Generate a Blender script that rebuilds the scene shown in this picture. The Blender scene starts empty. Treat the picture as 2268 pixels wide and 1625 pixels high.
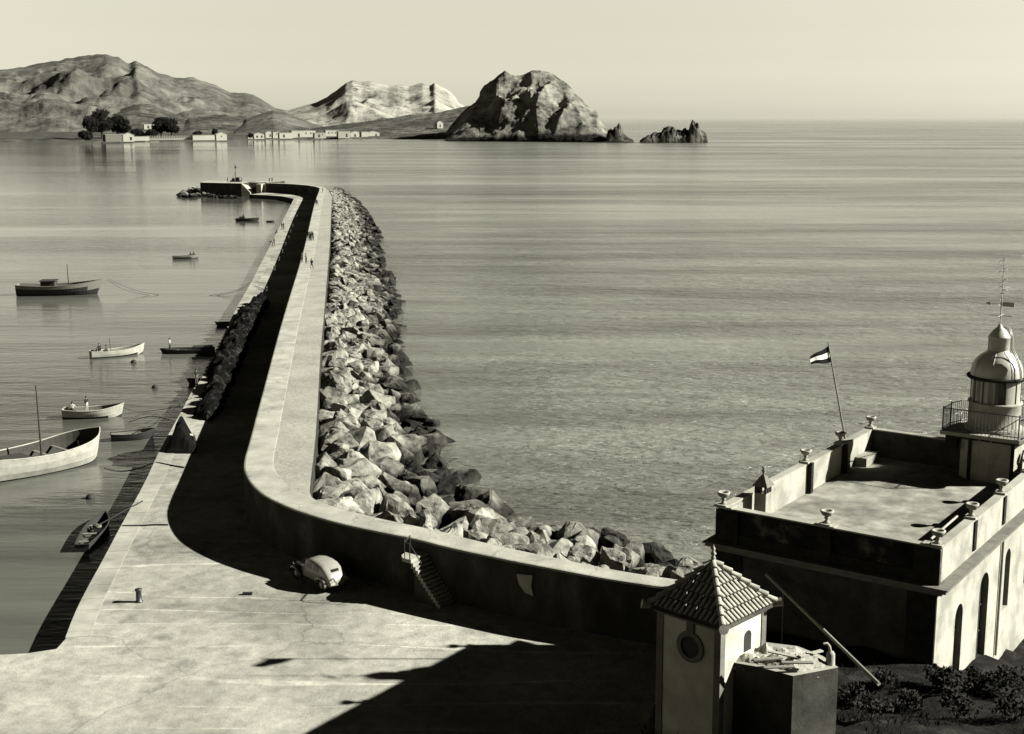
import bpy, bmesh, math, random
from mathutils import Vector, Matrix, noise
from mathutils.geometry import tessellate_polygon
R = math.radians
random.seed(7)

# ------------------------------------------------------------------ camera
scene = bpy.context.scene
col = scene.collection
F, CX, CY, H = 2900.0, 1220.0, 812.0, 29.3      # focal length and centre in survey units, eye height above the sea
TILT = math.atan(563 / F)
cT, sT = math.cos(TILT), math.sin(TILT)
cam_d = bpy.data.cameras.new('camera')
cam = bpy.data.objects.new('camera', cam_d)
col.objects.link(cam)
cam_d.sensor_width = 36.0
cam_d.lens = F / 2267 * 36
cam_d.shift_x = (1133.5 - CX) / 2267
cam_d.clip_start = 0.5
cam_d.clip_end = 120000
cam.location = (0, 0, H)
cam.rotation_euler = (math.pi / 2 - TILT, 0, 0)
scene.camera = cam

# ------------------------------------------------------------------ sky and sun
SUN_EL = 30
world = bpy.data.worlds.new('World')
scene.world = world
world.use_nodes = True
nt = world.node_tree
nt.nodes.clear()
sky = nt.nodes.new('ShaderNodeTexSky')
sky.sky_type = 'NISHITA'
sky.sun_disc = False
sky.sun_elevation = R(SUN_EL)
sky.sun_rotation = R(90)
bw = nt.nodes.new('ShaderNodeRGBToBW')
tc = nt.nodes.new('ShaderNodeTexCoord')
sep = nt.nodes.new('ShaderNodeSeparateXYZ')
ramp = nt.nodes.new('ShaderNodeValToRGB')       # sky shaped like an old plate's: pale low, darkened overhead to cut fill light
e = ramp.color_ramp.elements
e[0].position = 0.0; e[0].color = (.99, .99, .99, 1)
e[1].position = 1.0; e[1].color = (.015, .015, .015, 1)
for p, v in ((.006, .92), (.017, .78), (.04, .66), (.063, .63), (.10, .66), (.16, .66), (.24, .28), (.34, .05), (.6, .012)):
    q = e.new(p); q.color = (v, v, v, 1)
mix = nt.nodes.new('ShaderNodeVectorMath'); mix.operation = 'MULTIPLY'
mix2 = nt.nodes.new('ShaderNodeVectorMath'); mix2.operation = 'MULTIPLY'
mix2.inputs[1].default_value = (1.0, .965, .775)
bg = nt.nodes.new('ShaderNodeBackground'); bg.inputs[1].default_value = 0.068
wo = nt.nodes.new('ShaderNodeOutputWorld')
L = nt.links.new
L(sky.outputs[0], bw.inputs[0]); L(tc.outputs['Generated'], sep.inputs[0]); L(sep.outputs[2], ramp.inputs[0])
L(bw.outputs[0], mix.inputs[0]); L(ramp.outputs[0], mix.inputs[1]); L(mix.outputs[0], mix2.inputs[0])
L(mix2.outputs[0], bg.inputs[0]); L(bg.outputs[0], wo.inputs[0])

sd = bpy.data.lights.new('sun', 'SUN'); sd.energy = 5.0; sd.angle = R(.5); sd.color = (1, .99, .96)
so = bpy.data.objects.new('sun', sd); col.objects.link(so)
so.rotation_euler = Vector((-math.cos(R(SUN_EL)), 0, -math.sin(R(SUN_EL)))).to_track_quat('-Z', 'Y').to_euler()
so.location = (60, 0, 80)
scene.view_settings.view_transform = 'Standard'
scene.view_settings.look = 'None'
scene.view_settings.exposure = 1.9
scene.view_settings.gamma = 1

# ------------------------------------------------------------------ survey helpers
def ray(x, y):
    dx = (x - CX) / F; dy = -(y - CY) / F
    return Vector((dx, cT + dy * sT, -sT + dy * cT))
def P(x, y, z=0.0):
    d = ray(x, y); t = (z - H) / d.z
    return Vector((d.x * t, d.y * t, z))
def Q(x, y, Y):
    d = ray(x, y); t = Y / d.y
    return Vector((d.x * t, Y, H + d.z * t))
def smooth(a, b, x):
    t = min(1, max(0, (x - a) / (b - a))); return t * t * (3 - 2 * t)
def lerp(a, b, t): return a + (b - a) * t
def interp(pts, x):
    if x <= pts[0][0]: return pts[0][1]
    for (a, b), (c, d) in zip(pts, pts[1:]):
        if x <= c: return b + (d - b) * (x - a) / (c - a)
    return pts[-1][1]

# ------------------------------------------------------------------ materials (toned print: every grey leans cream)
TINT = (1.0, .975, .79)
KEY = .73
def grey(v): v *= KEY; return (v * TINT[0], v * TINT[1], v * TINT[2], 1)
MATS = {}
def mat(name, stops=((.3, .2), (.7, .3)), scale=1.0, detail=6, rough=.9, bump=0.0, bscale=None, bdist=.05,
        metallic=0, spec=.2, coord='Object', stretch=(1, 1, 1), extra=None, distort=0.0):
    if name in MATS: return MATS[name]
    m = bpy.data.materials.new(name); m.use_nodes = True
    n = m.node_tree; b = n.nodes['Principled BSDF']; lk = n.links.new
    b.inputs['Roughness'].default_value = rough
    b.inputs['Metallic'].default_value = metallic
    b.inputs['Specular IOR Level'].default_value = spec if rough < .75 else .03
    t = n.nodes.new('ShaderNodeTexCoord')
    mp = n.nodes.new('ShaderNodeMapping'); mp.inputs['Scale'].default_value = stretch
    lk(t.outputs[coord], mp.inputs[0])
    nz = n.nodes.new('ShaderNodeTexNoise'); nz.inputs['Scale'].default_value = scale
    nz.inputs['Detail'].default_value = detail; nz.inputs['Roughness'].default_value = .62
    nz.inputs['Distortion'].default_value = distort
    lk(mp.outputs[0], nz.inputs['Vector'])
    rp = n.nodes.new('ShaderNodeValToRGB'); el = rp.color_ramp.elements
    el[0].position, el[0].color = stops[0][0], grey(stops[0][1])
    el[1].position, el[1].color = stops[-1][0], grey(stops[-1][1])
    for p, v in stops[1:-1]:
        q = el.new(p); q.color = grey(v)
    lk(nz.outputs[0], rp.inputs[0])
    out = rp.outputs[0]
    if extra: out = extra(n, t, out)
    lk(out, b.inputs['Base Color'])
    if bump:
        nb = n.nodes.new('ShaderNodeTexNoise'); nb.inputs['Scale'].default_value = bscale or scale * 4
        nb.inputs['Detail'].default_value = 8; nb.inputs['Roughness'].default_value = .7
        lk(mp.outputs[0], nb.inputs['Vector'])
        bp = n.nodes.new('ShaderNodeBump'); bp.inputs['Strength'].default_value = bump; bp.inputs['Distance'].default_value = bdist
        lk(nb.outputs[0], bp.inputs['Height']); lk(bp.outputs[0], b.inputs['Normal'])
    MATS[name] = m
    return m

def mulmask(scale, lo, hi, p0, p1, stretch=(1, 1, 1), detail=4):
    def f(n, t, out):
        mp = n.nodes.new('ShaderNodeMapping'); mp.inputs['Scale'].default_value = stretch
        n.links.new(t.outputs['Object'], mp.inputs[0])
        z = n.nodes.new('ShaderNodeTexNoise'); z.inputs['Scale'].default_value = scale; z.inputs['Detail'].default_value = detail
        n.links.new(mp.outputs[0], z.inputs['Vector'])
        r = n.nodes.new('ShaderNodeMapRange'); r.inputs[1].default_value = p0; r.inputs[2].default_value = p1
        r.inputs[3].default_value = lo; r.inputs[4].default_value = hi
        n.links.new(z.outputs[0], r.inputs[0])
        v = n.nodes.new('ShaderNodeVectorMath'); v.operation = 'SCALE'
        n.links.new(out, v.inputs[0]); n.links.new(r.outputs[0], v.inputs['Scale'])
        return v.outputs[0]
    return f

def quay_extra(n, t, out):
    """pale dried lines running across the quay, a laid joint beside the coping, oil stains"""
    lk = n.links.new
    out = mulmask(.10, .62, 1.15, .36, .62)(n, t, out)
    mp = n.nodes.new('ShaderNodeMapping'); mp.inputs['Rotation'].default_value = (0, 0, R(8)); mp.inputs['Scale'].default_value = (.16, 1, 1)
    lk(t.outputs['Object'], mp.inputs[0])
    w = n.nodes.new('ShaderNodeTexWave'); w.bands_direction = 'Y'; w.inputs['Scale'].default_value = .105
    w.inputs['Distortion'].default_value = 9; w.inputs['Detail'].default_value = 4; w.inputs['Detail Scale'].default_value = 1.3
    lk(mp.outputs[0], w.inputs['Vector'])
    r = n.nodes.new('ShaderNodeMapRange'); r.inputs[1].default_value = .982; r.inputs[2].default_value = .999
    r.inputs[3].default_value = 0; r.inputs[4].default_value = .5
    lk(w.outputs[1], r.inputs[0])
    z = n.nodes.new('ShaderNodeTexNoise'); z.inputs['Scale'].default_value = .16; z.inputs['Detail'].default_value = 4; lk(t.outputs['Object'], z.inputs['Vector'])
    r2 = n.nodes.new('ShaderNodeMapRange'); r2.inputs[1].default_value = .42; r2.inputs[2].default_value = .55; r2.inputs[3].default_value = 0; r2.inputs[4].default_value = 1
    lk(z.outputs[0], r2.inputs[0])
    m1 = n.nodes.new('ShaderNodeMath'); m1.operation = 'MULTIPLY_ADD'; m1.inputs[2].default_value = 1
    lk(r.outputs[0], m1.inputs[0]); lk(r2.outputs[0], m1.inputs[1])
    v = n.nodes.new('ShaderNodeVectorMath'); v.operation = 'SCALE'
    lk(out, v.inputs[0]); lk(m1.outputs[0], v.inputs['Scale'])
    return v.outputs[0]

def cracks(scale, width, depth, base):
    def f(n, t, out):
        lk = n.links.new
        out = base(n, t, out)
        z = n.nodes.new('ShaderNodeTexNoise'); z.inputs['Scale'].default_value = scale * 4; z.inputs['Detail'].default_value = 6; lk(t.outputs['Object'], z.inputs['Vector'])
        mx = n.nodes.new('ShaderNodeVectorMath'); mx.operation = 'MULTIPLY_ADD'; mx.inputs[1].default_value = (.9 / scale * .3,) * 3
        lk(z.outputs[1], mx.inputs[0]); lk(t.outputs['Object'], mx.inputs[2])
        v = n.nodes.new('ShaderNodeTexVoronoi'); v.feature = 'DISTANCE_TO_EDGE'; v.inputs['Scale'].default_value = scale; lk(mx.outputs[0], v.inputs['Vector'])
        r = n.nodes.new('ShaderNodeMapRange'); r.inputs[1].default_value = 0; r.inputs[2].default_value = width; r.inputs[3].default_value = depth; r.inputs[4].default_value = 1
        lk(v.outputs['Distance'], r.inputs[0])
        s_ = n.nodes.new('ShaderNodeTexNoise'); s_.inputs['Scale'].default_value = 9; s_.inputs['Detail'].default_value = 3; lk(t.outputs['Object'], s_.inputs['Vector'])
        r2 = n.nodes.new('ShaderNodeMapRange'); r2.inputs[1].default_value = .66; r2.inputs[2].default_value = .74; r2.inputs[3].default_value = 1; r2.inputs[4].default_value = .45
        lk(s_.outputs[0], r2.inputs[0])
        m1 = n.nodes.new('ShaderNodeMath'); m1.operation = 'MULTIPLY'; lk(r.outputs[0], m1.inputs[0]); lk(r2.outputs[0], m1.inputs[1])
        q = n.nodes.new('ShaderNodeVectorMath'); q.operation = 'SCALE'; lk(out, q.inputs[0]); lk(m1.outputs[0], q.inputs['Scale'])
        return q.outputs[0]
    return f
M = dict(
 quay=mat('quay_concrete', ((.25, .19), (.5, .28), (.75, .37)), scale=1.3, detail=10, rough=.95, bump=.8, bscale=5, bdist=.05, extra=cracks(.07, .007, .72, lambda n, t, o: mulmask(.55, .72, 1.04, .30, .42, detail=6)(n, t, quay_extra(n, t, o)))),
 coping=mat('coping_stone', ((.3, .24), (.7, .34)), scale=.8, rough=.95, bump=.3, bscale=5, extra=mulmask(.25, .75, 1.1, .35, .6)),
 render=mat('sea_wall_render', ((.25, .28), (.7, .37)), scale=.7, detail=8, rough=.95, bump=.5, bscale=4, extra=cracks(.22, .010, .6, mulmask(.5, .78, 1.1, .35, .65))),
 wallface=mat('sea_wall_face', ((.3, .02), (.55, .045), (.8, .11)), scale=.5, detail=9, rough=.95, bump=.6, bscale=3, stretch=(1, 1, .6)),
 walk=mat('walkway_gravel', ((.3, .20), (.7, .35)), scale=4, detail=12, rough=.95, bump=.6, bscale=10, extra=cracks(.3, .01, .7, mulmask(.3, .85, 1.1, .35, .65))),
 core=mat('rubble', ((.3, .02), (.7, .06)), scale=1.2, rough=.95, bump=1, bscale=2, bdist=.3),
 dark=mat('tarred_black', ((.3, .012), (.7, .03)), scale=3, rough=.7),
 darkwood=mat('dark_timber', ((.3, .02), (.7, .07)), scale=5, rough=.8, bump=.2, stretch=(1, 6, 6)),
 greywood=mat('weathered_timber', ((.3, .10), (.7, .22)), scale=5, rough=.85, bump=.2, stretch=(1, 6, 6)),
 white=mat('white_paint', ((.3, .29), (.7, .36)), scale=2, rough=.6, extra=mulmask(1.5, .8, 1.05, .3, .6)),
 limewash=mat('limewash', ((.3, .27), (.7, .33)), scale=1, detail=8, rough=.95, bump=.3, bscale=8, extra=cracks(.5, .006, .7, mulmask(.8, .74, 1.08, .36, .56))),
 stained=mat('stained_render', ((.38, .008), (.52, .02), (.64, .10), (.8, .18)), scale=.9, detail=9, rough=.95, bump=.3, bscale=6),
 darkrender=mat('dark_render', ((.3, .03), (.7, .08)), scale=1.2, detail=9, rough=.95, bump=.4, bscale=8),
 darkstone=mat('dark_trim', ((.3, .012), (.7, .035)), scale=2, rough=.9),
 greystone=mat('grey_trim', ((.3, .10), (.7, .17)), scale=2, rough=.9, bump=.3),
 terrace=mat('terrace_tiles', ((.3, .13), (.5, .22), (.7, .33)), scale=1.1, detail=9, rough=.95, bump=.2, extra=mulmask(.5, .7, 1.12, .38, .6)),
 lanternglass=mat('lantern_glass', ((.4, .05), (.6, .22)), scale=2.2, rough=.12, spec=.6, stretch=(1, 1, .15)),
 glass=mat('dark_glass', ((.3, .01), (.7, .02)), scale=1, rough=.08, spec=.6),
 metal=mat('painted_metal', ((.3, .30), (.7, .36)), scale=1.3, rough=.38, spec=.5, extra=mulmask(1.2, .85, 1.05, .3, .6)),
 iron=mat('black_iron', ((.3, .012), (.7, .025)), scale=4, rough=.5, spec=.5),
 carpaint=mat('car_paint', ((.3, .21), (.7, .26)), scale=1.5, rough=.28, spec=.5),
 cardark=mat('car_dark_paint', ((.3, .02), (.7, .035)), scale=1.5, rough=.25, spec=.6),
 chrome=mat('chrome', ((.3, .5), (.7, .6)), rough=.15, metallic=1),
 tyre=mat('rubber', ((.3, .02), (.7, .03)), rough=.8),
 skin=mat('skin', ((.3, .2), (.7, .26)), rough=.6),
 cloth=mat('dark_cloth', ((.3, .015), (.7, .04)), scale=8, rough=.95),
 midcloth=mat('grey_cloth', ((.3, .07), (.7, .14)), scale=8, rough=.95),
 palecloth=mat('pale_cloth', ((.3, .3), (.7, .4)), scale=8, rough=.95),
 hair=mat('dark_hair', ((.3, .01), (.7, .02)), rough=.7),
 rope=mat('rope', ((.3, .02), (.7, .05)), scale=20, rough=.95),
 net=mat('fishing_net', ((.42, .003), (.55, .008), (.72, .05)), scale=1.0, detail=10, rough=1, bump=1, bscale=5, bdist=.25, distort=1.5),
 tarp=mat('black_tarpaulin', ((.3, .003), (.7, .007)), scale=1.5, rough=.9, bump=.6, bscale=2),
 tile=mat('clay_tile', ((.3, .26), (.7, .36)), scale=4, detail=6, rough=.9, bump=.2, extra=mulmask(3.5, .75, 1.1, .35, .6)),
 soil=mat('dark_soil', ((.35, .006), (.55, .02), (.75, .07)), scale=.8, detail=10, rough=1, bump=.9, bscale=3, bdist=.2),
 leaf=mat('foliage', ((.3, .01), (.7, .035)), scale=3, rough=.9),
 leafdark=mat('far_foliage', ((.3, .006), (.7, .016)), scale=.3, rough=.9),
 bark=mat('bark', ((.3, .04), (.7, .09)), scale=6, rough=.95),
 farwhite=mat('far_limewash', ((.3, .30), (.7, .36)), scale=.05, rough=.95),
 farroof=mat('far_roof', ((.3, .2), (.7, .3)), scale=.1, rough=.95),
 beach=mat('beach', ((.35, .025), (.65, .085)), scale=.04, detail=8, rough=1),
 flagred=mat('flag_dark_stripe', ((.3, .004), (.7, .008)), rough=.9),
 flagwhite=mat('flag_pale_stripe', ((.3, .5), (.7, .55)), rough=.9),
)
def rockmat():
    m = mat('boulder', ((.36, .03), (.46, .17), (.70, .38)), scale=1.6, detail=12, rough=.95, bump=1.0, bscale=2.2, bdist=.25)
    n = m.node_tree; b = n.nodes['Principled BSDF']; lk = n.links.new
    src = b.inputs['Base Color'].links[0].from_socket
    g = n.nodes.new('ShaderNodeNewGeometry'); s = n.nodes.new('ShaderNodeSeparateXYZ'); lk(g.outputs['Position'], s.inputs[0])
    nz = n.nodes.new('ShaderNodeTexNoise'); nz.inputs['Scale'].default_value = .35; lk(g.outputs['Position'], nz.inputs['Vector'])
    a = n.nodes.new('ShaderNodeMath'); a.operation = 'MULTIPLY_ADD'; a.inputs[1].default_value = 2.0
    lk(nz.outputs[0], a.inputs[0]); lk(s.outputs[2], a.inputs[2])
    r = n.nodes.new('ShaderNodeMapRange'); r.inputs[1].default_value = 1.9; r.inputs[2].default_value = 3.0
    r.inputs[3].default_value = .12; r.inputs[4].default_value = 1        # algae and wet stone near the waterline
    lk(a.outputs[0], r.inputs[0])
    oi = n.nodes.new('ShaderNodeObjectInfo')
    r2 = n.nodes.new('ShaderNodeMapRange'); r2.inputs[3].default_value = .7; r2.inputs[4].default_value = 1.1
    lk(oi.outputs['Random'], r2.inputs[0])
    mm = n.nodes.new('ShaderNodeMath'); mm.operation = 'MULTIPLY'; lk(r.outputs[0], mm.inputs[0]); lk(r2.outputs[0], mm.inputs[1])
    v = n.nodes.new('ShaderNodeVectorMath'); v.operation = 'SCALE'
    lk(src, v.inputs[0]); lk(mm.outputs[0], v.inputs['Scale']); lk(v.outputs[0], b.inputs['Base Color'])
    return m
M['rock'] = rockmat()

def hillmat(name, stops, sc, msc=.01, lo=.5, hi=1.2, p0=.4, p1=.6, bump=1.0, bs=.03, bd=8, stretch=(1, 1, 1)):
    return mat(name, stops, scale=sc, stretch=stretch, detail=11, rough=1, bump=bump, bscale=bs, bdist=bd, spec=0,
               extra=mulmask(msc, lo, hi, p0, p1, detail=8))
M['mount'] = hillmat('mountain_scrub', ((.34, .06), (.66, .15)), .04, .006, .7, 1.2, bump=.7, bs=.07)
M['spur'] = hillmat('dark_scrub', ((.36, .04), (.62, .14)), .07, .012, .6, 1.2, bs=.1)
M['pale'] = hillmat('pale_rock', ((.36, .09), (.44, .25), (.7, .36)), .045, .010, .78, 1.1, bump=.8, bs=.09, bd=6)
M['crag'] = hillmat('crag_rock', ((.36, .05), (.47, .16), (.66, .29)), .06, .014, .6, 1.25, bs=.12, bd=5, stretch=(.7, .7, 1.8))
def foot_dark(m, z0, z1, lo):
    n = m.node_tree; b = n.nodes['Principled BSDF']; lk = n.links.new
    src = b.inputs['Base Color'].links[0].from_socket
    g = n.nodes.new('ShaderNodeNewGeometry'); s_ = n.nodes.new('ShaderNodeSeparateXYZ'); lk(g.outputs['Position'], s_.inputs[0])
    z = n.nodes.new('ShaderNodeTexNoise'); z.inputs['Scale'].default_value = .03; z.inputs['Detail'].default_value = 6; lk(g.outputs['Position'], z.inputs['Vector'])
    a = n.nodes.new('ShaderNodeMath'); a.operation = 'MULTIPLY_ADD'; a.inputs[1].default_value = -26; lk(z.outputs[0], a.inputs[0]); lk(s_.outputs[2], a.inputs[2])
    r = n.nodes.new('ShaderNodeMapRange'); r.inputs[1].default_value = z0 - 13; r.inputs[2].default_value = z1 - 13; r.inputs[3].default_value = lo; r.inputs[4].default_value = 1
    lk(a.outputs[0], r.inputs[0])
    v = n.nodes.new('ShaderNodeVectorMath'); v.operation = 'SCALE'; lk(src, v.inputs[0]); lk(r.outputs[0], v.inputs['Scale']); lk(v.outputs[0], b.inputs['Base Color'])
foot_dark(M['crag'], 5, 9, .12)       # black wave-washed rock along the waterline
M['islet'] = hillmat('islet_rock', ((.35, .02), (.5, .06), (.75, .2)), .08, .04, .5, 1.2, bs=.15, bd=4)

def sea_material():
    m = bpy.data.materials.new('sea_water'); m.use_nodes = True
    n = m.node_tree; b = n.nodes['Principled BSDF']; lk = n.links.new
    b.inputs['IOR'].default_value = 1.33
    g = n.nodes.new('ShaderNodeNewGeometry')
    s = n.nodes.new('ShaderNodeSeparateXYZ'); lk(g.outputs['Position'], s.inputs[0])
    def math_(op, a, b_=None, c_=None):
        q = n.nodes.new('ShaderNodeMath'); q.operation = op
        for i, v in enumerate((a, b_, c_)):
            if v is None: continue
            if isinstance(v, (int, float)): q.inputs[i].default_value = v
            else: lk(v, q.inputs[i])
        return q.outputs[0]
    # which side of the breakwater: sheltered water is calm, open water is rippled
    side = math_('ADD', s.outputs[0], math_('MULTIPLY_ADD', math_('SUBTRACT', s.outputs[1], 90), .165, 20))
    mr = n.nodes.new('ShaderNodeMapRange'); mr.interpolation_type = 'SMOOTHSTEP'
    mr.inputs[1].default_value = -15; mr.inputs[2].default_value = 35; lk(side, mr.inputs[0])
    openness = mr.outputs[0]
    def nz(scale, stretch, detail=4, rot=0, rough=.6):
        mp = n.nodes.new('ShaderNodeMapping'); mp.inputs['Scale'].default_value = stretch; mp.inputs['Rotation'].default_value = (0, 0, R(rot))
        lk(g.outputs['Position'], mp.inputs[0])
        z = n.nodes.new('ShaderNodeTexNoise'); z.inputs['Scale'].default_value = scale; z.inputs['Detail'].default_value = detail
        z.inputs['Roughness'].default_value = rough; z.inputs['Distortion'].default_value = .4
        lk(mp.outputs[0], z.inputs['Vector']); return z.outputs[0]
    small = nz(1.3, (.45, 1.2, 1), 5, 6)
    mid = nz(.28, (.35, 1.3, 1), 4, -6)
    big = nz(.010, (.28, 1.4, 1), 5, 4)         # cat's paws: long bands of rougher and smoother water
    streak = nz(.05, (.16, 1.5, 1), 6, 3, .7)
    h = math_('MULTIPLY_ADD', mid, 1.6, math_('MULTIPLY', small, .55))
    amp = math_('MULTIPLY_ADD', openness, .93, .07)
    fy = n.nodes.new('ShaderNodeMapRange'); lk(s.outputs[1], fy.inputs[0])
    fy.inputs[1].default_value = 120; fy.inputs[2].default_value = 480; fy.inputs[3].default_value = 1; fy.inputs[4].default_value = .42
    amp = math_('MULTIPLY', amp, fy.outputs[0])
    fz = n.nodes.new('ShaderNodeMapRange'); lk(s.outputs[1], fz.inputs[0])     # ripples too fine to resolve far out
    fz.inputs[1].default_value = 500; fz.inputs[2].default_value = 9000; fz.inputs[3].default_value = 1; fz.inputs[4].default_value = .3; fz.interpolation_type = 'SMOOTHERSTEP'
    amp = math_('MULTIPLY', amp, fz.outputs[0])
    band = n.nodes.new('ShaderNodeMapRange'); lk(big, band.inputs[0]); band.inputs[1].default_value = .36; band.inputs[2].default_value = .64
    band.inputs[3].default_value = .4; band.inputs[4].default_value = 1.5
    amp = math_('MULTIPLY', amp, band.outputs[0])
    bp = n.nodes.new('ShaderNodeBump'); bp.inputs['Distance'].default_value = 1.2
    lk(math_('MINIMUM', amp, 1), bp.inputs['Strength']); lk(h, bp.inputs['Height']); lk(bp.outputs[0], b.inputs['Normal'])
    rr = math_('MULTIPLY_ADD', math_('MULTIPLY', openness, fz.outputs[0]), .17, .03); lk(rr, b.inputs['Roughness'])
    cb = n.nodes.new('ShaderNodeMapRange'); lk(math_('MULTIPLY_ADD', streak, .55, math_('MULTIPLY', big, .45)), cb.inputs[0]); cb.inputs[1].default_value = .40; cb.inputs[2].default_value = .60
    cb.inputs[3].default_value = .155; cb.inputs[4].default_value = .056
    cc = n.nodes.new('ShaderNodeCombineColor')
    for i, tv in enumerate((.98, 1.0, .80)):
        lk(math_('MULTIPLY', math_('MULTIPLY', cb.outputs[0], math_('MULTIPLY_ADD', openness, .45, .55)), tv), cc.inputs[i])
    lk(cc.outputs[0], b.inputs['Base Color'])
    return m
M['sea'] = sea_material()

# ------------------------------------------------------------------ mesh builder
def tag(o, label=None, cat=None, group=None, kind=None):
    if label: o['label'] = label
    if cat: o['category'] = cat
    if group: o['group'] = group
    if kind: o['kind'] = kind
    return o
def empty(name, loc, rz=0.0, label=None, cat=None, group=None):
    o = bpy.data.objects.new(name, None); col.objects.link(o)
    o.location = loc; o.rotation_euler = (0, 0, rz); o.empty_display_size = .3
    return tag(o, label, cat, group)
class MB:
    def __init__(s): s.v = []; s.f = []; s.mi = []; s.sm = []
    def add(s, vs, fs, mi=0, smooth_=False):
        k = len(s.v); s.v += [tuple(v) for v in vs]
        for f in fs: s.f.append([k + i for i in f]); s.mi.append(mi); s.sm.append(smooth_)
        return s
    def box(s, x0, x1, y0, y1, z0, z1, mi=0, mx=None):
        vs = [Vector(p) for p in ((x0,y0,z0),(x1,y0,z0),(x1,y1,z0),(x0,y1,z0),(x0,y0,z1),(x1,y0,z1),(x1,y1,z1),(x0,y1,z1))]
        if mx: vs = [mx @ v for v in vs]
        return s.add(vs, [(3,2,1,0),(4,5,6,7),(0,1,5,4),(1,2,6,5),(2,3,7,6),(3,0,4,7)], mi)
    def tube(s, pts, r, n=8, mi=0, r2=None, cap=True):
        pts = [Vector(p) for p in pts]; rings = []
        for i, p in enumerate(pts):
            d = (pts[min(i + 1, len(pts) - 1)] - pts[max(i - 1, 0)]).normalized()
            up = Vector((0, 0, 1)) if abs(d.z) < .9 else Vector((1, 0, 0))
            a = d.cross(up).normalized(); b = d.cross(a)
            rr = r if r2 is None else lerp(r, r2, i / (len(pts) - 1))
            rings.append([p + (a * math.cos(2 * math.pi * j / n) + b * math.sin(2 * math.pi * j / n)) * rr for j in range(n)])
        vs = [v for g in rings for v in g]; fs = []
        for i in range(len(pts) - 1):
            for j in range(n):
                k = (j + 1) % n; fs.append((i * n + j, i * n + k, (i + 1) * n + k, (i + 1) * n + j))
        s.add(vs, fs, mi, True)
        if cap:
            s.add(rings[0], [tuple(range(n))], mi); s.add(rings[-1], [tuple(reversed(range(n)))], mi)
        return s
    def lathe(s, prof, n=20, mi=0, c=(0, 0, 0), sy=1.0, smooth_=True, a0=0.0, a1=2 * math.pi):
        full = abs(a1 - a0 - 2 * math.pi) < 1e-6; m = n if full else n + 1
        vs = [(c[0] + r * math.cos(a0 + (a1 - a0) * j / n), c[1] + r * sy * math.sin(a0 + (a1 - a0) * j / n), c[2] + z) for r, z in prof for j in range(m)]
        fs = []
        for i in range(len(prof) - 1):
            for j in range(n):
                k = (j + 1) % m; fs.append((i * m + j, i * m + k, (i + 1) * m + k, (i + 1) * m + j))
        return s.add(vs, fs, mi, smooth_)
    def prism(s, poly, z0, z1, mi=0, top_mi=None, bottom=True):
        """poly: list of (x, y); z1 may be a list"""
        n = len(poly); zt = z1 if isinstance(z1, (list, tuple)) else [z1] * n
        k = len(s.v); s.v += [(p[0], p[1], z0) for p in poly] + [(p[0], p[1], zt[i]) for i, p in enumerate(poly)]
        area = sum(poly[i][0] * poly[(i + 1) % n][1] - poly[(i + 1) % n][0] * poly[i][1] for i in range(n))
        tris = tessellate_polygon([[Vector((p[0], p[1], 0)) for p in poly]])
        for t in tris:
            a, b, c = (Vector((poly[q][0], poly[q][1], 0)) for q in t)
            if (b - a).cross(c - a).z < 0: t = (t[0], t[2], t[1])
            s.f.append([k + n + q for q in t]); s.mi.append(mi if top_mi is None else top_mi); s.sm.append(False)
            if bottom: s.f.append([k + q for q in reversed(t)]); s.mi.append(mi); s.sm.append(False)
        for i in range(n):
            j = (i + 1) % n; f = [k + i, k + j, k + n + j, k + n + i]
            if area < 0: f.reverse()
            s.f.append(f); s.mi.append(mi); s.sm.append(False)
        return s
    def loft(s, sections, mi=0, smooth_=True, closed=True, cap=True):
        n = len(sections[0]); vs = [v for g in sections for v in g]; fs = []
        for i in range(len(sections) - 1):
            for j in range(n if closed else n - 1):
                k = (j + 1) % n; fs.append((i * n + j, i * n + k, (i + 1) * n + k, (i + 1) * n + j))
        s.add(vs, fs, mi, smooth_)
        if cap: s.add(sections[0], [tuple(reversed(range(n)))], mi); s.add(sections[-1], [tuple(range(n))], mi)
        return s
    def xf(s, mx):
        s.v = [tuple(mx @ Vector(v)) for v in s.v]; return s
    def build(s, name, mats, parent=None, loc=(0, 0, 0), rz=0.0, fix=False):
        me = bpy.data.meshes.new(name); me.from_pydata(s.v, [], s.f)
        for m in (mats if isinstance(mats, (list, tuple)) else [mats]): me.materials.append(m)
        me.polygons.foreach_set('material_index', s.mi); me.polygons.foreach_set('use_smooth', s.sm)
        if fix:
            bm = bmesh.new(); bm.from_mesh(me); bmesh.ops.remove_doubles(bm, verts=bm.verts, dist=1e-4)
            bmesh.ops.recalc_face_normals(bm, faces=bm.faces); bm.to_mesh(me); bm.free()
        me.update()
        o = bpy.data.objects.new(name, me); col.objects.link(o)
        if parent: o.parent = parent
        o.location = loc; o.rotation_euler = (0, 0, rz)
        return o
CH = {}
def copy_tree(o, parent=None):
    c = o.copy(); col.objects.link(c)
    if parent: c.parent = parent
    for ch in list(o.children): copy_tree(ch, c)
    return c

# ------------------------------------------------------------------ sea
sea = MB()
sea.add([(-40000, -300, 0), (40000, -300, 0), (40000, 40000, 0), (-40000, 40000, 0)], [(0, 1, 2, 3)])
tag(sea.build('sea', M['sea']), 'pale calm harbour and open sea with long ripples', kind='structure')

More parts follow.
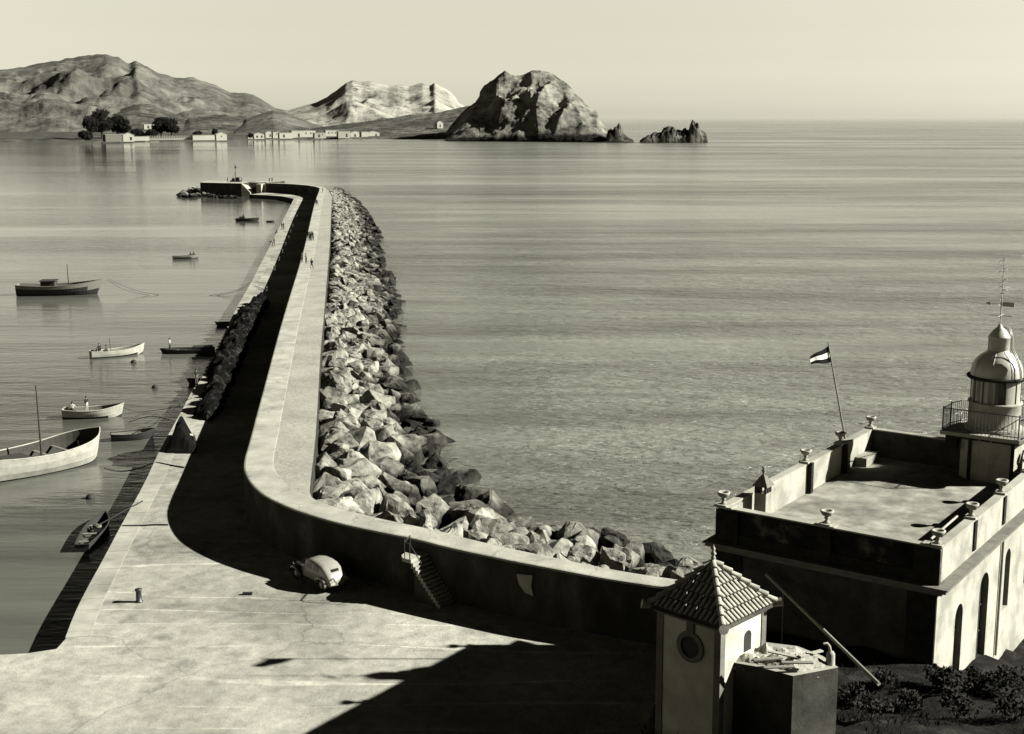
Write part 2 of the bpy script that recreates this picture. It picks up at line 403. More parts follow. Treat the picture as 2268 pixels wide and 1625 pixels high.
# ------------------------------------------------------------------ far shore
def hill(name, ridge, dist, df, db, m, base=2.0, nx=120, ny=46, rough=.16, gully=.0, seed=0, prof=1.25, x0=None, x1=None, fs=1.0, slant=0.0, crest=.8):
    """ridge: survey points of the crest; dist its distance; df / db: how far the slopes run in front and behind"""
    xa = ridge[0][0] if x0 is None else x0; xb = ridge[-1][0] if x1 is None else x1
    zc = []
    mb = MB(); vs = []
    for i in range(nx + 1):
        px = lerp(xa, xb, i / nx); py = interp(ridge, px)
        dd = dist + slant * (i / nx - .5)
        top = Q(px, py, dd); hz = max(top.z - base, 0.5)
        for j in range(ny + 1):
            t = j / ny
            if t < .6: q = t / .6; Y = dd - df * (1 - q); sh = q ** prof
            else: q = (t - .6) / .4; Y = dd + db * q; sh = 1 - q ** 1.3
            X = top.x * (1 if t < .6 else Y / dd) if False else top.x * Y / dd
            w = Vector((X, Y, 0))
            n1 = noise.fractal(w * (.006 * fs) + Vector((seed, 0, 0)), .9, 2.1, 5)
            n2 = 1 - abs(noise.noise(Vector((X * .013 * fs, Y * .004 * fs, seed)))) * 2
            env = math.sin(math.pi * min(1, q if t < .6 else 1 - q)) if t < .6 else .6 * (1 - q) * q * 4
            z = hz * (sh + env * (n1 * rough + n2 * gully - gully * .5) * (1 - crest * smooth(.55, 1, q if t < .6 else 0))) 
            if t < .6 and q > .9: z = min(z, hz * (1 - (1 - q) * .4))
            z += noise.noise(w * .05 * fs) * hz * .012 + noise.fractal(w * .022 * fs, .9, 2.2, 4) * hz * (.035 if crest > .5 else .16) * (1 if 0 < j < ny else 0) * (1 - (.6 if crest > .5 else .1) * smooth(.8, 1, q if t < .6 else 0))
            vs.append((X, Y, base - 3 * (1 if j in (0, ny) else 0) + max(z, -2 if j in (0, ny) else 0)))
    fs_ = []
    for i in range(nx):
        for j in range(ny):
            a = i * (ny + 1) + j; fs_.append((a, a + ny + 1, a + ny + 2, a + 1))
    mb.add(vs, fs_, 0, True)
    return tag(mb.build(name, m), kind='structure')

hill('hills', [(-420, 210), (-250, 165), (-60, 160), (40, 150), (130, 132), (185, 122), (235, 118), (262, 127), (285, 141), (300, 135), (325, 146), (350, 160), (385, 170), (430, 172), (480, 190), (510, 204), (540, 206), (560, 209), (585, 222), (610, 238), (640, 246), (680, 262), (720, 285)],
     2900, 1050, 900, M['mount'], nx=300, ny=100, rough=.26, gully=.16, seed=3, prof=1.0)
hill('hills', [(225, 262), (250, 247), (280, 236), (310, 229), (345, 232), (370, 246), (400, 256), (440, 270), (480, 286)],
     2050, 330, 300, M['spur'], nx=90, ny=40, rough=.12, gully=.12, seed=9)
hill('hills', [(380, 285), (420, 262), (460, 256), (500, 253), (540, 262), (590, 280), (620, 292)],
     1980, 280, 250, M['spur'], nx=90, ny=40, rough=.12, gully=.1, seed=11)
hill('hills', [(520, 280), (545, 262), (580, 250), (604, 243), (632, 247), (660, 260), (690, 272), (730, 284), (760, 292)],
     1950, 300, 260, M['mount'], nx=110, ny=44, rough=.16, gully=.16, seed=12)
hill('hills', [(560, 262), (600, 250), (640, 243), (700, 226), (722, 216), (745, 199), (765, 182), (780, 177), (800, 182), (820, 181), (860, 188), (880, 187), (905, 191), (935, 184), (952, 189), (962, 181), (972, 188), (995, 201), (1008, 214), (1014, 226), (1040, 240), (1100, 270), (1140, 290)],
     2500, 620, 500, M['pale'], nx=240, ny=90, rough=.2, gully=.16, seed=21, prof=1.15)
hill('hills', [(640, 296), (700, 282), (780, 272), (850, 263), (910, 254), (960, 249), (1030, 236), (1090, 228), (1140, 250), (1200, 290)],
     1820, 330, 200, M['spur'], nx=140, ny=40, rough=.12, gully=.08, seed=22, prof=1.6)
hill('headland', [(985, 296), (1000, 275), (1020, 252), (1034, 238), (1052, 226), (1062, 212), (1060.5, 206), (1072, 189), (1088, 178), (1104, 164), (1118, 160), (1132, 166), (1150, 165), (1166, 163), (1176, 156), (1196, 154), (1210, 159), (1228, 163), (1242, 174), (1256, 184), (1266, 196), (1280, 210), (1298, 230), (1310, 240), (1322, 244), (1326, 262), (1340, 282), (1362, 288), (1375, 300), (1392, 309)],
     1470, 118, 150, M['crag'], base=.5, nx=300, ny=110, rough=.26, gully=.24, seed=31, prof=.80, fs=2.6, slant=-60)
hill('islet', [(1340, 309), (1346, 288), (1356, 286), (1362, 280), (1366, 281), (1371, 277), (1375, 283), (1382, 297), (1392, 305), (1402, 309), (1404, 311)],
     1345, 14, 18, M['islet'], base=0, nx=70, ny=24, rough=.5, gully=.3, seed=41, prof=.5, fs=12, crest=.2)
hill('islet', [(1416, 311), (1424, 304), (1440, 297), (1452, 291), (1462, 294), (1470, 283), (1480, 277), (1490, 279), (1496, 287), (1508, 289), (1518, 284), (1524, 290), (1530, 268), (1534, 263), (1540, 272), (1546, 275), (1550, 288), (1558, 290), (1563, 294), (1567, 311)],
     1330, 20, 26, M['islet'], base=0, nx=120, ny=26, rough=.5, gully=.3, seed=43, prof=.45, fs=12, crest=.2)

# low coastal plain
shore = [(-500, 318), (-100, 314), (130, 311.5), (300, 309.5), (500, 308.5), (600, 306), (800, 303.5), (950, 304), (1040, 307), (1150, 310), (1290, 312), (1350, 311)]
mb = MB(); vs = []; nx, ny = 150, 16
for i in range(nx + 1):
    px = lerp(-500, 1350, i / nx); s0 = P(px, interp(shore, px) + noise.noise(Vector((px * .03, 0, 0))) * .7, 0)
    depth = lerp(2200, 300, smooth(1000, 1350, px))
    for j in range(ny + 1):
        t = (j / ny) ** 2
        d = 1 + depth * t / s0.y
        z = -.6 if j == 0 else min(3.0, .5 + depth * t * .05) + noise.noise(Vector((s0.x * d * .01, s0.y * d * .01, 3))) * .4
        vs.append((s0.x * d, s0.y * d, z))
fs_ = [(i * (ny + 1) + j, (i + 1) * (ny + 1) + j, (i + 1) * (ny + 1) + j + 1, i * (ny + 1) + j + 1) for i in range(nx) for j in range(ny)]
mb.add(vs, fs_, 0, True)
tag(mb.build('coastal_plain', M['beach']), kind='structure')

# far houses
HT = R(32)
def far_building(name, x0, x1, yt, yb, label, cat='building', depth=5, roof='flat', doors=(), wins=(), z=2.6, Y=None, group=None, wm=None, fm=None):
    if Y is None:
        a = P(x0, yb, z); b = P(x1, yb, z)
        Ym = (a.y + b.y) / 2
    else: Ym = Y
    a = Q(x0, yb, Ym); b = Q(x1, yb, Ym); top = Q(x0, yt, Ym)
    w = (b.x - a.x) / math.cos(HT) * .97; h = top.z - a.z; zb = a.z
    if w > 25: depth = 7
    root = empty(name, (a.x, Ym, zb), HT, label, cat, group)
    wb = MB()
    hh = h if roof == 'flat' else h * .68
    wb.box(0, w, 0, depth, -1.5, hh)
    if roof == 'gable':
        wb.add([(0, 0, hh), (w, 0, hh), (w / 2, 0, h), (0, depth, hh), (w, depth, hh), (w / 2, depth, h)], [(0, 1, 2), (5, 4, 3)])
    wb.build('wall', fm or wm or M['farwhite'], root)
    rb = MB()
    if roof == 'flat': rb.box(-.25, w + .25, -.25, depth + .25, hh, hh + .3)
    else:
        for s in (0, 1):
            xa, xm = (0 - .4 if s == 0 else w + .4), w / 2
            rb.add([(xa, -.3, hh - .1), (xm, -.3, h + .05), (xm, depth + .3, h + .05), (xa, depth + .3, hh - .1),
                    (xa, -.3, hh + .2), (xm, -.3, h + .35), (xm, depth + .3, h + .35), (xa, depth + .3, hh + .2)],
                   [(0, 1, 2, 3), (7, 6, 5, 4), (0, 4, 5, 1), (2, 6, 7, 3), (1, 5, 6, 2), (0, 3, 7, 4)])
    rb.build('roof', M['farroof'], root)
    for d in doors:
        q = MB(); dw = min(2.2, w * .2); q.box(d * w - dw / 2, d * w + dw / 2, -.06, .02, -.2, min(hh * .62, 3.6)); q.build('door', M['dark'], root)
    for d in wins:
        q = MB(); dw = min(1.4, w * .14); q.box(d * w - dw / 2, d * w + dw / 2, -.05, .02, hh * .42, hh * .72); q.build('window', M['dark'], root)
    return root
FB = far_building
FB('warehouse', 234, 273, 297.5, 310.2, 'long low shed with a shadowed dark front beneath the big trees', depth=12, fm=M['greystone'])
FB('gabled_house', 273, 294, 293.5, 309.8, 'white gabled house at the end of the dark shed', roof='gable', doors=(.7,))
FB('garden_wall', 294, 326, 302, 308, 'low white wall between the gabled house and the post fence', 'wall', depth=.8)
FB('long_wall', 427, 479, 299.2, 306.8, 'long plain white wall right of the post fence', 'wall', depth=1.0)
FB('gabled_house', 479, 500, 292.3, 307.2, 'white gabled house standing alone at the end of the long wall', roof='gable', doors=(), wins=(.5,))
FB('house', 319, 346, 274.5, 283.5, 'flat white house on the slope above the shore', Y=1720, doors=(.3,), wins=(.7,))
FB('cottage', 549, 562, 295, 303.5, 'smallest white cottage at the left end of the village row', roof='gable', doors=(.5,))
FB('cottage', 562.6, 583, 293.6, 304, 'white cottage with two dark doors beside the smallest cottage', roof='gable', doors=(.3, .75))
FB('village_house', 588, 604, 289.8, 302, 'taller white house with a gable at the bare gap in the village row', roof='gable', doors=(.6,))
FB('village_house', 604.6, 618, 292, 302.5, 'low white house joined to the taller gabled one', wins=(.5,))
FB('village_house', 618.8, 645, 293.8, 303.4, 'low white house with a dark doorway, left of the longest white block', doors=(.35,))
FB('village_house', 645.8, 695, 289.3, 302.4, 'longest white block in the village with a dark archway', depth=11, doors=(.3,), wins=(.6, .8))
FB('village_house', 696.5, 720, 294, 303, 'low grey white house right of the longest block', wm=M['farroof'], doors=(.4,), wins=(.7,))
FB('village_house', 721, 748, 288.4, 300.6, 'white house with three dark windows in the village row', wins=(.25, .5, .75))
FB('village_house', 749, 774, 290.5, 302.6, 'greyish house between two bright white ones', wm=M['farroof'], doors=(.7,))
FB('village_house', 776, 800, 290, 301.8, 'white house with a round topped door near the right end of the row', roof='gable', doors=(.4,))
FB('village_house', 800.6, 814, 291.6, 301.6, 'small white annex beside the round topped door house')
FB('village_house', 815, 839, 289.8, 300.8, 'last white gabled house at the right end of the village row', roof='gable', doors=(.7,))
FB('chapel', 968, 981, 267, 281, 'tiny white chapel with a dark arch on the slope left of the rock', Y=1640, roof='gable', doors=(.5,), depth=7)
# post fence
a = P(326, 307.4, 2.5); b = P(427, 306.8, 2.5)
fr = empty('post_fence', a, math.atan2(b.y - a.y, b.x - a.x), 'white fence of spaced posts on a low kerb between two white walls', 'fence')
ln = (b - a).length
q = MB(); q.box(0, ln, 0, .5, -1, .8); q.build('kerb', M['farwhite'], fr)
for i in range(27):
    q = MB(); q.box(i * ln / 27, i * ln / 27 + .7, .05, .45, .8, 3.4); q.build('post', M['farwhite'], fr)

def leaf_cloud(mb, c, r, n, size, mi=0, flat=.8, rnd=random):
    for _ in range(n):
        d = Vector((rnd.gauss(0, 1), rnd.gauss(0, 1), rnd.gauss(0, 1))).normalized() * (rnd.random() ** .4)
        p = Vector(c) + Vector((d.x * r, d.y * r, d.z * r * flat))
        s = size * rnd.uniform(.6, 1.4)
        u = Vector((rnd.gauss(0, 1), rnd.gauss(0, 1), rnd.gauss(0, 1))).normalized()
        v = u.orthogonal().normalized()
        mb.add([p - u * s, p + v * s * .6, p + u * s, p - v * s * .6], [(0, 1, 2, 3)], mi)
def tree(name, base, h, w, label, group=None, m=None, n=900, ls=.9, blobs=9, cat='tree'):
    root = empty(name, base, 0, label, cat, group)
    t = MB(); t.tube([(0, 0, -1), (0, .1, h * .3), (.2, 0, h * .6)], w * .05 + .05, 8, 0, w * .02 + .02)
    for k in range(5):
        an = k * 1.3; t.tube([(0, .05, h * .3), (math.cos(an) * w * .25, math.sin(an) * w * .25, h * .62)], w * .025 + .02, 6, 0, .02)
    t.build('trunk', M['bark'], root)
    c = MB()
    for k in range(blobs):
        an = k * 2.4; rr = w * .34 * (k / blobs) ** .5
        leaf_cloud(c, (math.cos(an) * rr, math.sin(an) * rr, h * random.uniform(.34, .82)), w * random.uniform(.22, .34), n // blobs, ls)
    c.build('crown', m or M['leafdark'], root)
    return root
def ftree(x, yb, top, w, label, Y=None, **k):
    b = P(x, yb, 3.0) if Y is None else Q(x, yb, Y)
    kk = F / b.y
    tree('tree', b, (yb - top) / kk, w / kk, label, m=M['leafdark'], n=2600, ls=1.1, blobs=16, **k)
ftree(226, 304, 240, 50, 'tallest dark tree of the clump at the left shore')
ftree(203, 306, 255, 34, 'broad dark tree at the left edge of the shore clump')
ftree(262, 303, 254, 44, 'spreading dark tree on the right of the shore clump')
ftree(276, 303, 264, 26, 'lower dark tree beside the white gabled house')
ftree(357, 303, 260, 40, 'dark round tree standing right of the slope house')
ftree(380, 303, 262, 32, 'dark tree behind the middle of the post fence')
for x, yb, t, w, l in ((305, 306, 288, 26, 'low dark bush behind the low white wall'), (335, 306, 289, 24, 'dark bush at the left end of the post fence'),
                       (190, 309, 292, 30, 'dark bush at the water edge left of the shed'), (437, 304, 292, 18, 'small dark bush behind the start of the long white wall'),
                       (476, 303, 284, 11, 'slim dark shrub behind the end of the long white wall'), (555, 304, 296, 9, 'tiny dark bush between the two small cottages')):
    ftree(x, yb, t, w, l)

# ------------------------------------------------------------------ quay, sea wall, walkway
ZQ, ZW, ZP = 1.3, 4.6, 4.57
edge = [(552, 430), (590, 431.5), (624, 433.8), (651, 439.5), (596, 548), (555, 629), (518, 692), (484, 770), (449, 837), (429, 860), (403, 911), (369, 971), (350, 1007), (322, 1070), (271, 1161), (227.5, 1244), (188, 1315), (164, 1366), (147, 1412), (125, 1436), (60, 1446), (-60, 1452), (-300, 1460)]
edgeW = [P(x, y, ZQ) for x, y in edge]
inner = [(588.6, 404.5), (640, 406.5), (680, 409.5), (700, 413), (707, 416), (706, 422), (699, 440), (691, 468), (675, 541), (660, 594), (644, 644), (623.5, 711), (603, 785), (581, 867), (563, 932), (551, 978), (543, 1003), (538, 1027), (540, 1043), (550, 1064), (572, 1088), (600, 1105), (640, 1123), (685, 1139), (764, 1161), (862, 1181), (920, 1192), (1000, 1213), (1119.5, 1238), (1239, 1261), (1339, 1280), (1419, 1292), (1478, 1300)]
innerW = [P(x, y, ZW) for x, y in inner]
for k in range(1, 4): innerW.append(innerW[-1] + Vector((4.2, -1.9, 0)))
def chaikin(pts, n=1):
    for _ in range(n):
        o = [pts[0]]
        for a, b in zip(pts, pts[1:]): o += [a.lerp(b, .25), a.lerp(b, .75)]
        pts = o + [pts[-1]]
    return pts
innerS = chaikin(innerW[:4], 0) + chaikin(innerW[4:], 2)
def offset(pts, w):
    out = []
    for i, p in enumerate(pts):
        d = (pts[min(i + 1, len(pts) - 1)] - pts[max(i - 1, 0)]); d.z = 0; d.normalize()
        ww = w(i / (len(pts) - 1), p) if callable(w) else w
        out.append(Vector((p.x - d.y * ww, p.y + d.x * ww, p.z)))
    return out
# (left of travel direction far->near, i.e. the sea side)
def wallw(t, p):
    if p.x > -16: return lerp(2.1, 1.35, smooth(-14, 8, p.x))
    return 2.1
outerS = offset(innerS, wallw)
near_right = [Vector((30, 45, ZQ)), Vector((30, 12, ZQ)), Vector((-120, 12, ZQ)), Vector((-120, edgeW[-1].y, ZQ))]
arm_back = [Vector((p.x, p.y + 1.0, ZQ)) for p in innerS[:3]]
qpoly = edgeW + [near_right[3], near_right[2], near_right[1], near_right[0]] + [Vector((p.x, p.y, ZQ)) for p in reversed(offset(innerS, 1.0))]
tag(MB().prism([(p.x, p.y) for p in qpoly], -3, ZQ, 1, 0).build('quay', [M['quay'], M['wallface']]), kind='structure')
# coping course along the water, real stones 30 mm proud
cop = MB()
ew = chaikin(edgeW[3:19], 1)
inn = offset(ew, 1.25)
tot = 0
for i in range(len(ew) - 1):
    a, b, c_, d = ew[i], ew[i + 1], inn[i + 1], inn[i]
    n = max(1, int((b - a).length / 2.4))
    for k in range(n):
        t0, t1 = k / n, (k + 1) / n - .012
        p = [a.lerp(b, t0), a.lerp(b, t1), d.lerp(c_, t1), d.lerp(c_, t0)]
        out = (p[0] - p[3]).normalized() * .05
        cop.prism([(p[0] + out).xy, (p[1] + out).xy, p[2].xy, p[3].xy], ZQ - .45, ZQ + .03)
tag(cop.build('coping', M['coping'], fix=True), kind='structure')

# sea wall
sw = empty('sea_wall', (innerW[13].x, innerW[13].y, ZQ), 0, 'long curved sea wall with a broad pale top running out along the breakwater', 'wall')
inv_off = Vector((-sw.location.x, -sw.location.y, -sw.location.z))
secs = []
for a, b in zip(innerS, outerS):
    d = (b - a).normalized()
    secs.append([Vector((a.x, a.y, -1)) + inv_off, Vector((a.x, a.y, ZW - .12)) + inv_off, a + d * .06 + inv_off + Vector((0, 0, -.03)), a + d * .16 + inv_off,
                 b - d * .05 + inv_off, b + inv_off + Vector((0, 0, -.01)), Vector((b.x, b.y, -1)) + inv_off])
mb = MB(); n = 7
for i in range(len(secs) - 1):
    for j in range(n - 1):
        q = [secs[i][j], secs[i + 1][j], secs[i + 1][j + 1], secs[i][j + 1]]
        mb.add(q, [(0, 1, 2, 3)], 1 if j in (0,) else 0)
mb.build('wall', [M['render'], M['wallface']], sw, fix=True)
for nm_, m_, rect in (('plaster_patch', M['greystone'], (1143, 1264, 1170, 1283)),):
    a = None
# walkway behind the wall, from the bend to the far end
outer = [(735, 436), (733, 474), (730, 541), (726, 590), (722, 637), (716, 711), (711, 760), (707, 822), (703, 897), (698, 971), (693, 1020), (688, 1060), (685.5, 1088), (690, 1100), (700, 1107)]
outerP = [P(x, y, ZP) for x, y in outer]
far_end = P(726, 419.5, ZP)
walk_in = [p for p in offset(innerS, lambda t, p: wallw(t, p) - .25) if p.y > outerP[-1].y - 1.0 and p.x < -14.5 and p.x > -84]
# polygon: outer far -> near, then back along wall
wp = [far_end] + outerP + list(reversed(walk_in))
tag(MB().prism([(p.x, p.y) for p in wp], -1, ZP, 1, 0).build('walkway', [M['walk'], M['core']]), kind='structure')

# rubble core
stations = [((727, 418.5), (748, 415.5)), ((735, 436), (800, 450)), ((733, 474), (829, 503)), ((730, 541), (850, 589)), ((724, 637), (868, 650)), ((716, 711), (874, 720)), ((709, 790), (876, 790)),
            ((703, 897), (912, 890)), ((698, 971), (965, 960)), ((686, 1060), (1008, 1062)), ((700, 1108), (1040, 1112)), ((840, 1142), (1110, 1128)), ((980, 1172), (1200, 1176)),
            ((1100, 1204), (1270, 1190)), ((1200, 1222), (1375, 1193)), ((1320, 1250), (1430, 1237)), ((1400, 1270), (1505, 1257)), ((1490, 1292), (1570, 1285))]
ST = []
for i, (o, w) in enumerate(stations):
    ST.append((P(o[0], o[1], ZP if i < 11 else ZW), P(w[0], w[1], .3)))
OL = chaikin([s[0] for s in ST], 1); WL = chaikin([s[1] for s in ST], 1)
mb = MB(); fs_ = []; vs = []
nw = 10
for a, b in zip(OL, WL):
    b = b + (b - a).normalized() * 2.0
    for j in range(nw + 1):
        t = j / nw; p = a.lerp(b, t)
        z = lerp(1.5, -2.0, t ** 1.2)
        vs.append((p.x, p.y, z + noise.noise(Vector((p.x, p.y, 0)) * .9) * .35))
for i in range(len(OL) - 1):
    for j in range(nw):
        k = i * (nw + 1) + j; fs_.append((k, k + 1, k + nw + 2, k + nw + 1))
mb.add(vs, fs_)
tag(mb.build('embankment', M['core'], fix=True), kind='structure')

# ------------------------------------------------------------------ boulders
def rock_mesh(seed, sub=True, npts=17):
    rnd = random.Random(seed); bm = bmesh.new()
    sx, sy, sz = rnd.uniform(.85, 1.2), rnd.uniform(.7, 1.0), rnd.uniform(.55, .85)
    for _ in range(npts):
        d = Vector((rnd.gauss(0, 1), rnd.gauss(0, 1), rnd.gauss(0, 1))).normalized() * rnd.uniform(.82, 1.05)
        bm.verts.new((d.x * sx, d.y * sy, d.z * sz))
    r = bmesh.ops.convex_hull(bm, input=bm.verts)
    bmesh.ops.delete(bm, geom=[v for v in r['geom_interior'] if isinstance(v, bmesh.types.BMVert)], context='VERTS')
    if sub:
        bmesh.ops.bevel(bm, geom=list(bm.edges) + list(bm.verts), offset=.06, segments=1, affect='EDGES', profile=.6, clamp_overlap=True)
        bmesh.ops.triangulate(bm, faces=bm.faces)
        bmesh.ops.subdivide_edges(bm, edges=[e_ for e_ in bm.edges if e_.calc_length() > .22], cuts=2, use_grid_fill=True)
        bmesh.ops.triangulate(bm, faces=bm.faces)
        for v in bm.verts:
            nv = noise.fractal(v.co * 1.7 + Vector((seed, 0, 0)), .8, 2.2, 3) * .09 + noise.fractal(v.co * 6 + Vector((seed, 3, 0)), .8, 2.2, 3) * .035
            v.co += v.co.normalized() * nv
    bmesh.ops.recalc_face_normals(bm, faces=bm.faces)
    me = bpy.data.meshes.new('boulder'); bm.to_mesh(me); bm.free(); me.materials.append(M['rock'])
    return me
ROCKS = [rock_mesh(s) for s in range(100, 114)]
LOW = [rock_mesh(s, False, 15) for s in range(200, 210)]
cands = []
rnd = random.Random(5)
lens = [0]
for a, b in zip(OL, OL[1:]): lens.append(lens[-1] + ((a - b).length))
i = 0; s = 0.0
def at_s(s):
    for i in range(len(lens) - 1):
        if s <= lens[i + 1]:
            t = (s - lens[i]) / max(1e-6, lens[i + 1] - lens[i]); return OL[i].lerp(OL[i + 1], t), WL[i].lerp(WL[i + 1], t)
    return OL[-1], WL[-1]
row = 0
while s < lens[-1]:
    a, b = at_s(s); width = (b - a).length
    nearb = smooth(420, 95, a.y)
    r0 = lerp(1.15, 1.75, smooth(330, 105, a.y))
    step = r0 * 1.42
    k = 0; d = r0 * (1.35 if a.y > 86 and a.x < -14 else .8)
    while d < width + .4:
        t = min(1.05, d / width)
        rr = r0 * rnd.uniform(.6, 1.25) * (lerp(1, .62, smooth(-1, 6, a.x)) if a.x > -1 else 1)
        if rnd.random() < .10: rr *= 1.3
        p = a.lerp(b, t) + Vector((rnd.uniform(-.4, .4), rnd.uniform(-.55, .55), 0)) * r0
        z = lerp(2.6, 0, t ** 1.05) - rr * .22 + rnd.uniform(-.5, .5)
        if a.x > -14: z = lerp(3.5, .3, t ** .9) + .5 * smooth(-6, 2, a.x) - rr * .3 + rnd.uniform(-.3, .3)
        cands.append((p.x, p.y, z, rr))
        d += step * rnd.uniform(.85, 1.15); k += 1
    s += step * .98 * (1 if row % 2 else 1.02); row += 1
cands.sort(key=lambda c: (c[0] ** 2 + c[1] ** 2) ** .5 / c[3])
def rock_label(c):
    x, y, z, r = c
    big = 'big' if r > 1.8 else ('small' if r < 1.25 else 'medium')
    if y > 150: where = 'beside the middle stretch of walkway'
    elif y > 112: where = 'beside the near stretch of walkway'
    elif x < -13: where = 'beside the bend of the sea wall'
    elif x < -3: where = 'heaped behind the wall above the stair'
    else: where = 'heaped behind the wall left of the hut roof'
    wet = 'dark wet' if z < .6 else 'pale dry'
    return '%s %s angular boulder %s' % (big, wet, where), 'breakwater boulders, %s %s, %s' % (big, wet, where)
for c in cands[:296]:
    o = bpy.data.objects.new('boulder', rnd.choice(ROCKS)); col.objects.link(o)
    o.location = c[:3]; o.rotation_euler = (rnd.uniform(-.5, .5), rnd.uniform(-.5, .5), rnd.uniform(0, 6.28)); o.scale = (c[3] * rnd.uniform(.9, 1.15), c[3] * rnd.uniform(.85, 1.1), c[3] * rnd.uniform(.9, 1.2))
    lb, gp = rock_label(c); tag(o, lb, 'boulder', gp)
def rock_pile(name, items, label=None):
    mb = MB()
    for c in items:
        me = rnd.choice(LOW)
        mx = Matrix.Translation(c[:3]) @ Matrix.Rotation(rnd.uniform(0, 6.28), 4, 'Z') @ Matrix.Rotation(rnd.uniform(-.5, .5), 4, 'X') @ Matrix.Diagonal((c[3] * rnd.uniform(.9, 1.2), c[3] * rnd.uniform(.85, 1.1), c[3] * rnd.uniform(.9, 1.2), 1))
        mb.add([mx @ v.co for v in me.vertices], [tuple(p.vertices) for p in me.polygons])
    return mb.build(name, M['rock'])
tag(rock_pile('boulders', cands[296:]), 'far run of heaped boulders along the breakwater beyond the countable ones', 'boulders', kind='stuff')

# ------------------------------------------------------------------ pier head at the far end
zt = ZW
A = P(443, 403.5, zt); B = P(534.8, 405.6, zt); hd = 13.0
ph = empty('pier_head', (A.x, A.y, 0), 0, 'square stone pier head with a flat top at the breakwater end', 'pier')
o_ = Vector((-A.x, -A.y, 0))
Cc = P(552, 428.5, ZQ)
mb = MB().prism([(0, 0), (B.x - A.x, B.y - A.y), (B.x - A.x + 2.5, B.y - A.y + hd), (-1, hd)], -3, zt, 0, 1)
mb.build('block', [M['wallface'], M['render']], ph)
D1 = P(588.6, 404.5, zt)
# top deck joining the head to the arm wall, behind the recess
mb = MB().prism([(B.x - A.x, B.y - A.y + 6), (D1.x - A.x, D1.y - A.y + 4), (D1.x - A.x + 4, D1.y - A.y + 14), (B.x - A.x + 1, B.y - A.y + hd)], -3, zt, 0, 1)
mb.build('deck', [M['wallface'], M['render']], ph)
# stair flights (pale, lit from the right)
def flight(p0, p1, width_vec, z0, z1, n=14):
    mb = MB()
    for k in range(n):
        a = p0.lerp(p1, k / n); b = p0.lerp(p1, (k + 1) / n); z = lerp(z0, z1, (k + 1) / n)
        w = width_vec
        mb.prism([(a.x, a.y), (b.x, b.y), (b.x + w.x, b.y + w.y), (a.x + w.x, a.y + w.y)], ZQ - 2, z)
    return mb
s_top = Vector((B.x - A.x + .02, B.y - A.y - .2, 0)); s_bot = Vector((Cc.x - A.x, Cc.y - A.y - 8, 0))
s_top2 = Vector((B.x - A.x, B.y - A.y + .5, 0))
flight(Vector((B.x - A.x + 3.1, s_top.y - .5, 0)), Vector((B.x - A.x + .02, s_top.y - .5, 0)), Vector((0, 6.4, 0)), ZQ, zt - .02).build('stair', M['render'], ph)
pc = P(567, 428, ZQ)
q = MB(); q.box(-1.0, .8, -1.0, 7, -1, zt - .3); q.xf(Matrix.Translation((pc.x - A.x, D1.y - A.y - 2.0, 0))); q.build('pillar', M['limewash'], ph)
q = MB(); q.box(-.9, .9, 0, .25, ZQ, ZQ + 2.2)
q.add([(.9 * math.cos(t * math.pi / 10), 0, ZQ + 2.2 + .9 * math.sin(t * math.pi / 10)) for t in range(11)], [tuple(range(10, -1, -1))])
q.xf(Matrix.Translation((pc.x - A.x + 2.2, D1.y - A.y + 3.1, 0))); q.build('arched_door', M['dark'], ph)
flight(Vector((D1.x - A.x - 2.6, D1.y - A.y, 0)), Vector((D1.x - A.x + .05, D1.y - A.y, 0)), Vector((0, 4, 0)), ZQ, zt - .02).build('stair', M['render'], ph)
# signal mast with its base
mt = P(513, 404, zt) + Vector((0, 6, 0))
r_ = empty('signal_mast', mt, 0, 'thin signal mast with a round mark on the pier head', 'mast')
kk = F / mt.y
MB().tube([(0, 0, .4), (0, 0, 6.6)], .13, 8, 0, .06).build('pole', M['iron'], r_)
MB().lathe([(.01, -.5), (.35, -.3), (.45, 0), (.35, .3), (.01, .5)], 12, 0, (.25, 0, 5.3)).build('topmark', M['iron'], r_)
q = MB(); q.box(-1.9, 1.9, -.7, .7, 0, .5); q.box(-1.3, -.4, -.5, .5, .5, 1.3); q.box(.1, 1.4, -.5, .5, .5, 1.6); q.build('base', M['dark'], r_)
for sx in (-.7, .7): MB().tube([(sx * 1.8, 0, .5), (0, 0, 3.6)], .05, 6).build('stay', M['iron'], r_)

# boulders round the pier head
pts = []
for x, y, s_ in ((404, 431, 3), (409, 426, 2.2), (412, 433, 2.4), (418, 421, 2.6), (423, 428, 2.8), (427, 434, 2.2), (430, 420, 2.8), (434, 427, 2.6), (438, 421, 2.2), (441, 431, 2.2), (446, 429, 1.9), (452, 431, 1.7),
                 (459, 431, 1.7), (466, 432.5, 1.6), (473, 433.5, 1.5), (480, 434.5, 1.6), (487, 435, 1.3), (494, 435.5, 1.4), (501, 435.5, 1.3), (508, 436, 1.4), (516, 436, 1.3), (524, 436, 1.2)):
    p = P(x, y, .5)
    pts.append((p.x, p.y, s_))
for k, (x, y, s_) in enumerate(pts):
    o = bpy.data.objects.new('boulder', rnd.choice(ROCKS)); col.objects.link(o)
    yy = y if k > 10 else y
    o.location = (x, yy, .5); o.rotation_euler = (rnd.uniform(-.5, .5), rnd.uniform(-.5, .5), rnd.uniform(0, 6.28)); o.scale = (s_ * .8, s_ * .8, s_ * .75)
    if k < 10: tag(o, 'pale boulder in the mound at the tip of the pier head', 'boulder', 'boulders at the tip of the pier head')
    else: tag(o, 'small pale boulder in the row at the foot of the pier head', 'boulder', 'boulders along the foot of the pier head')

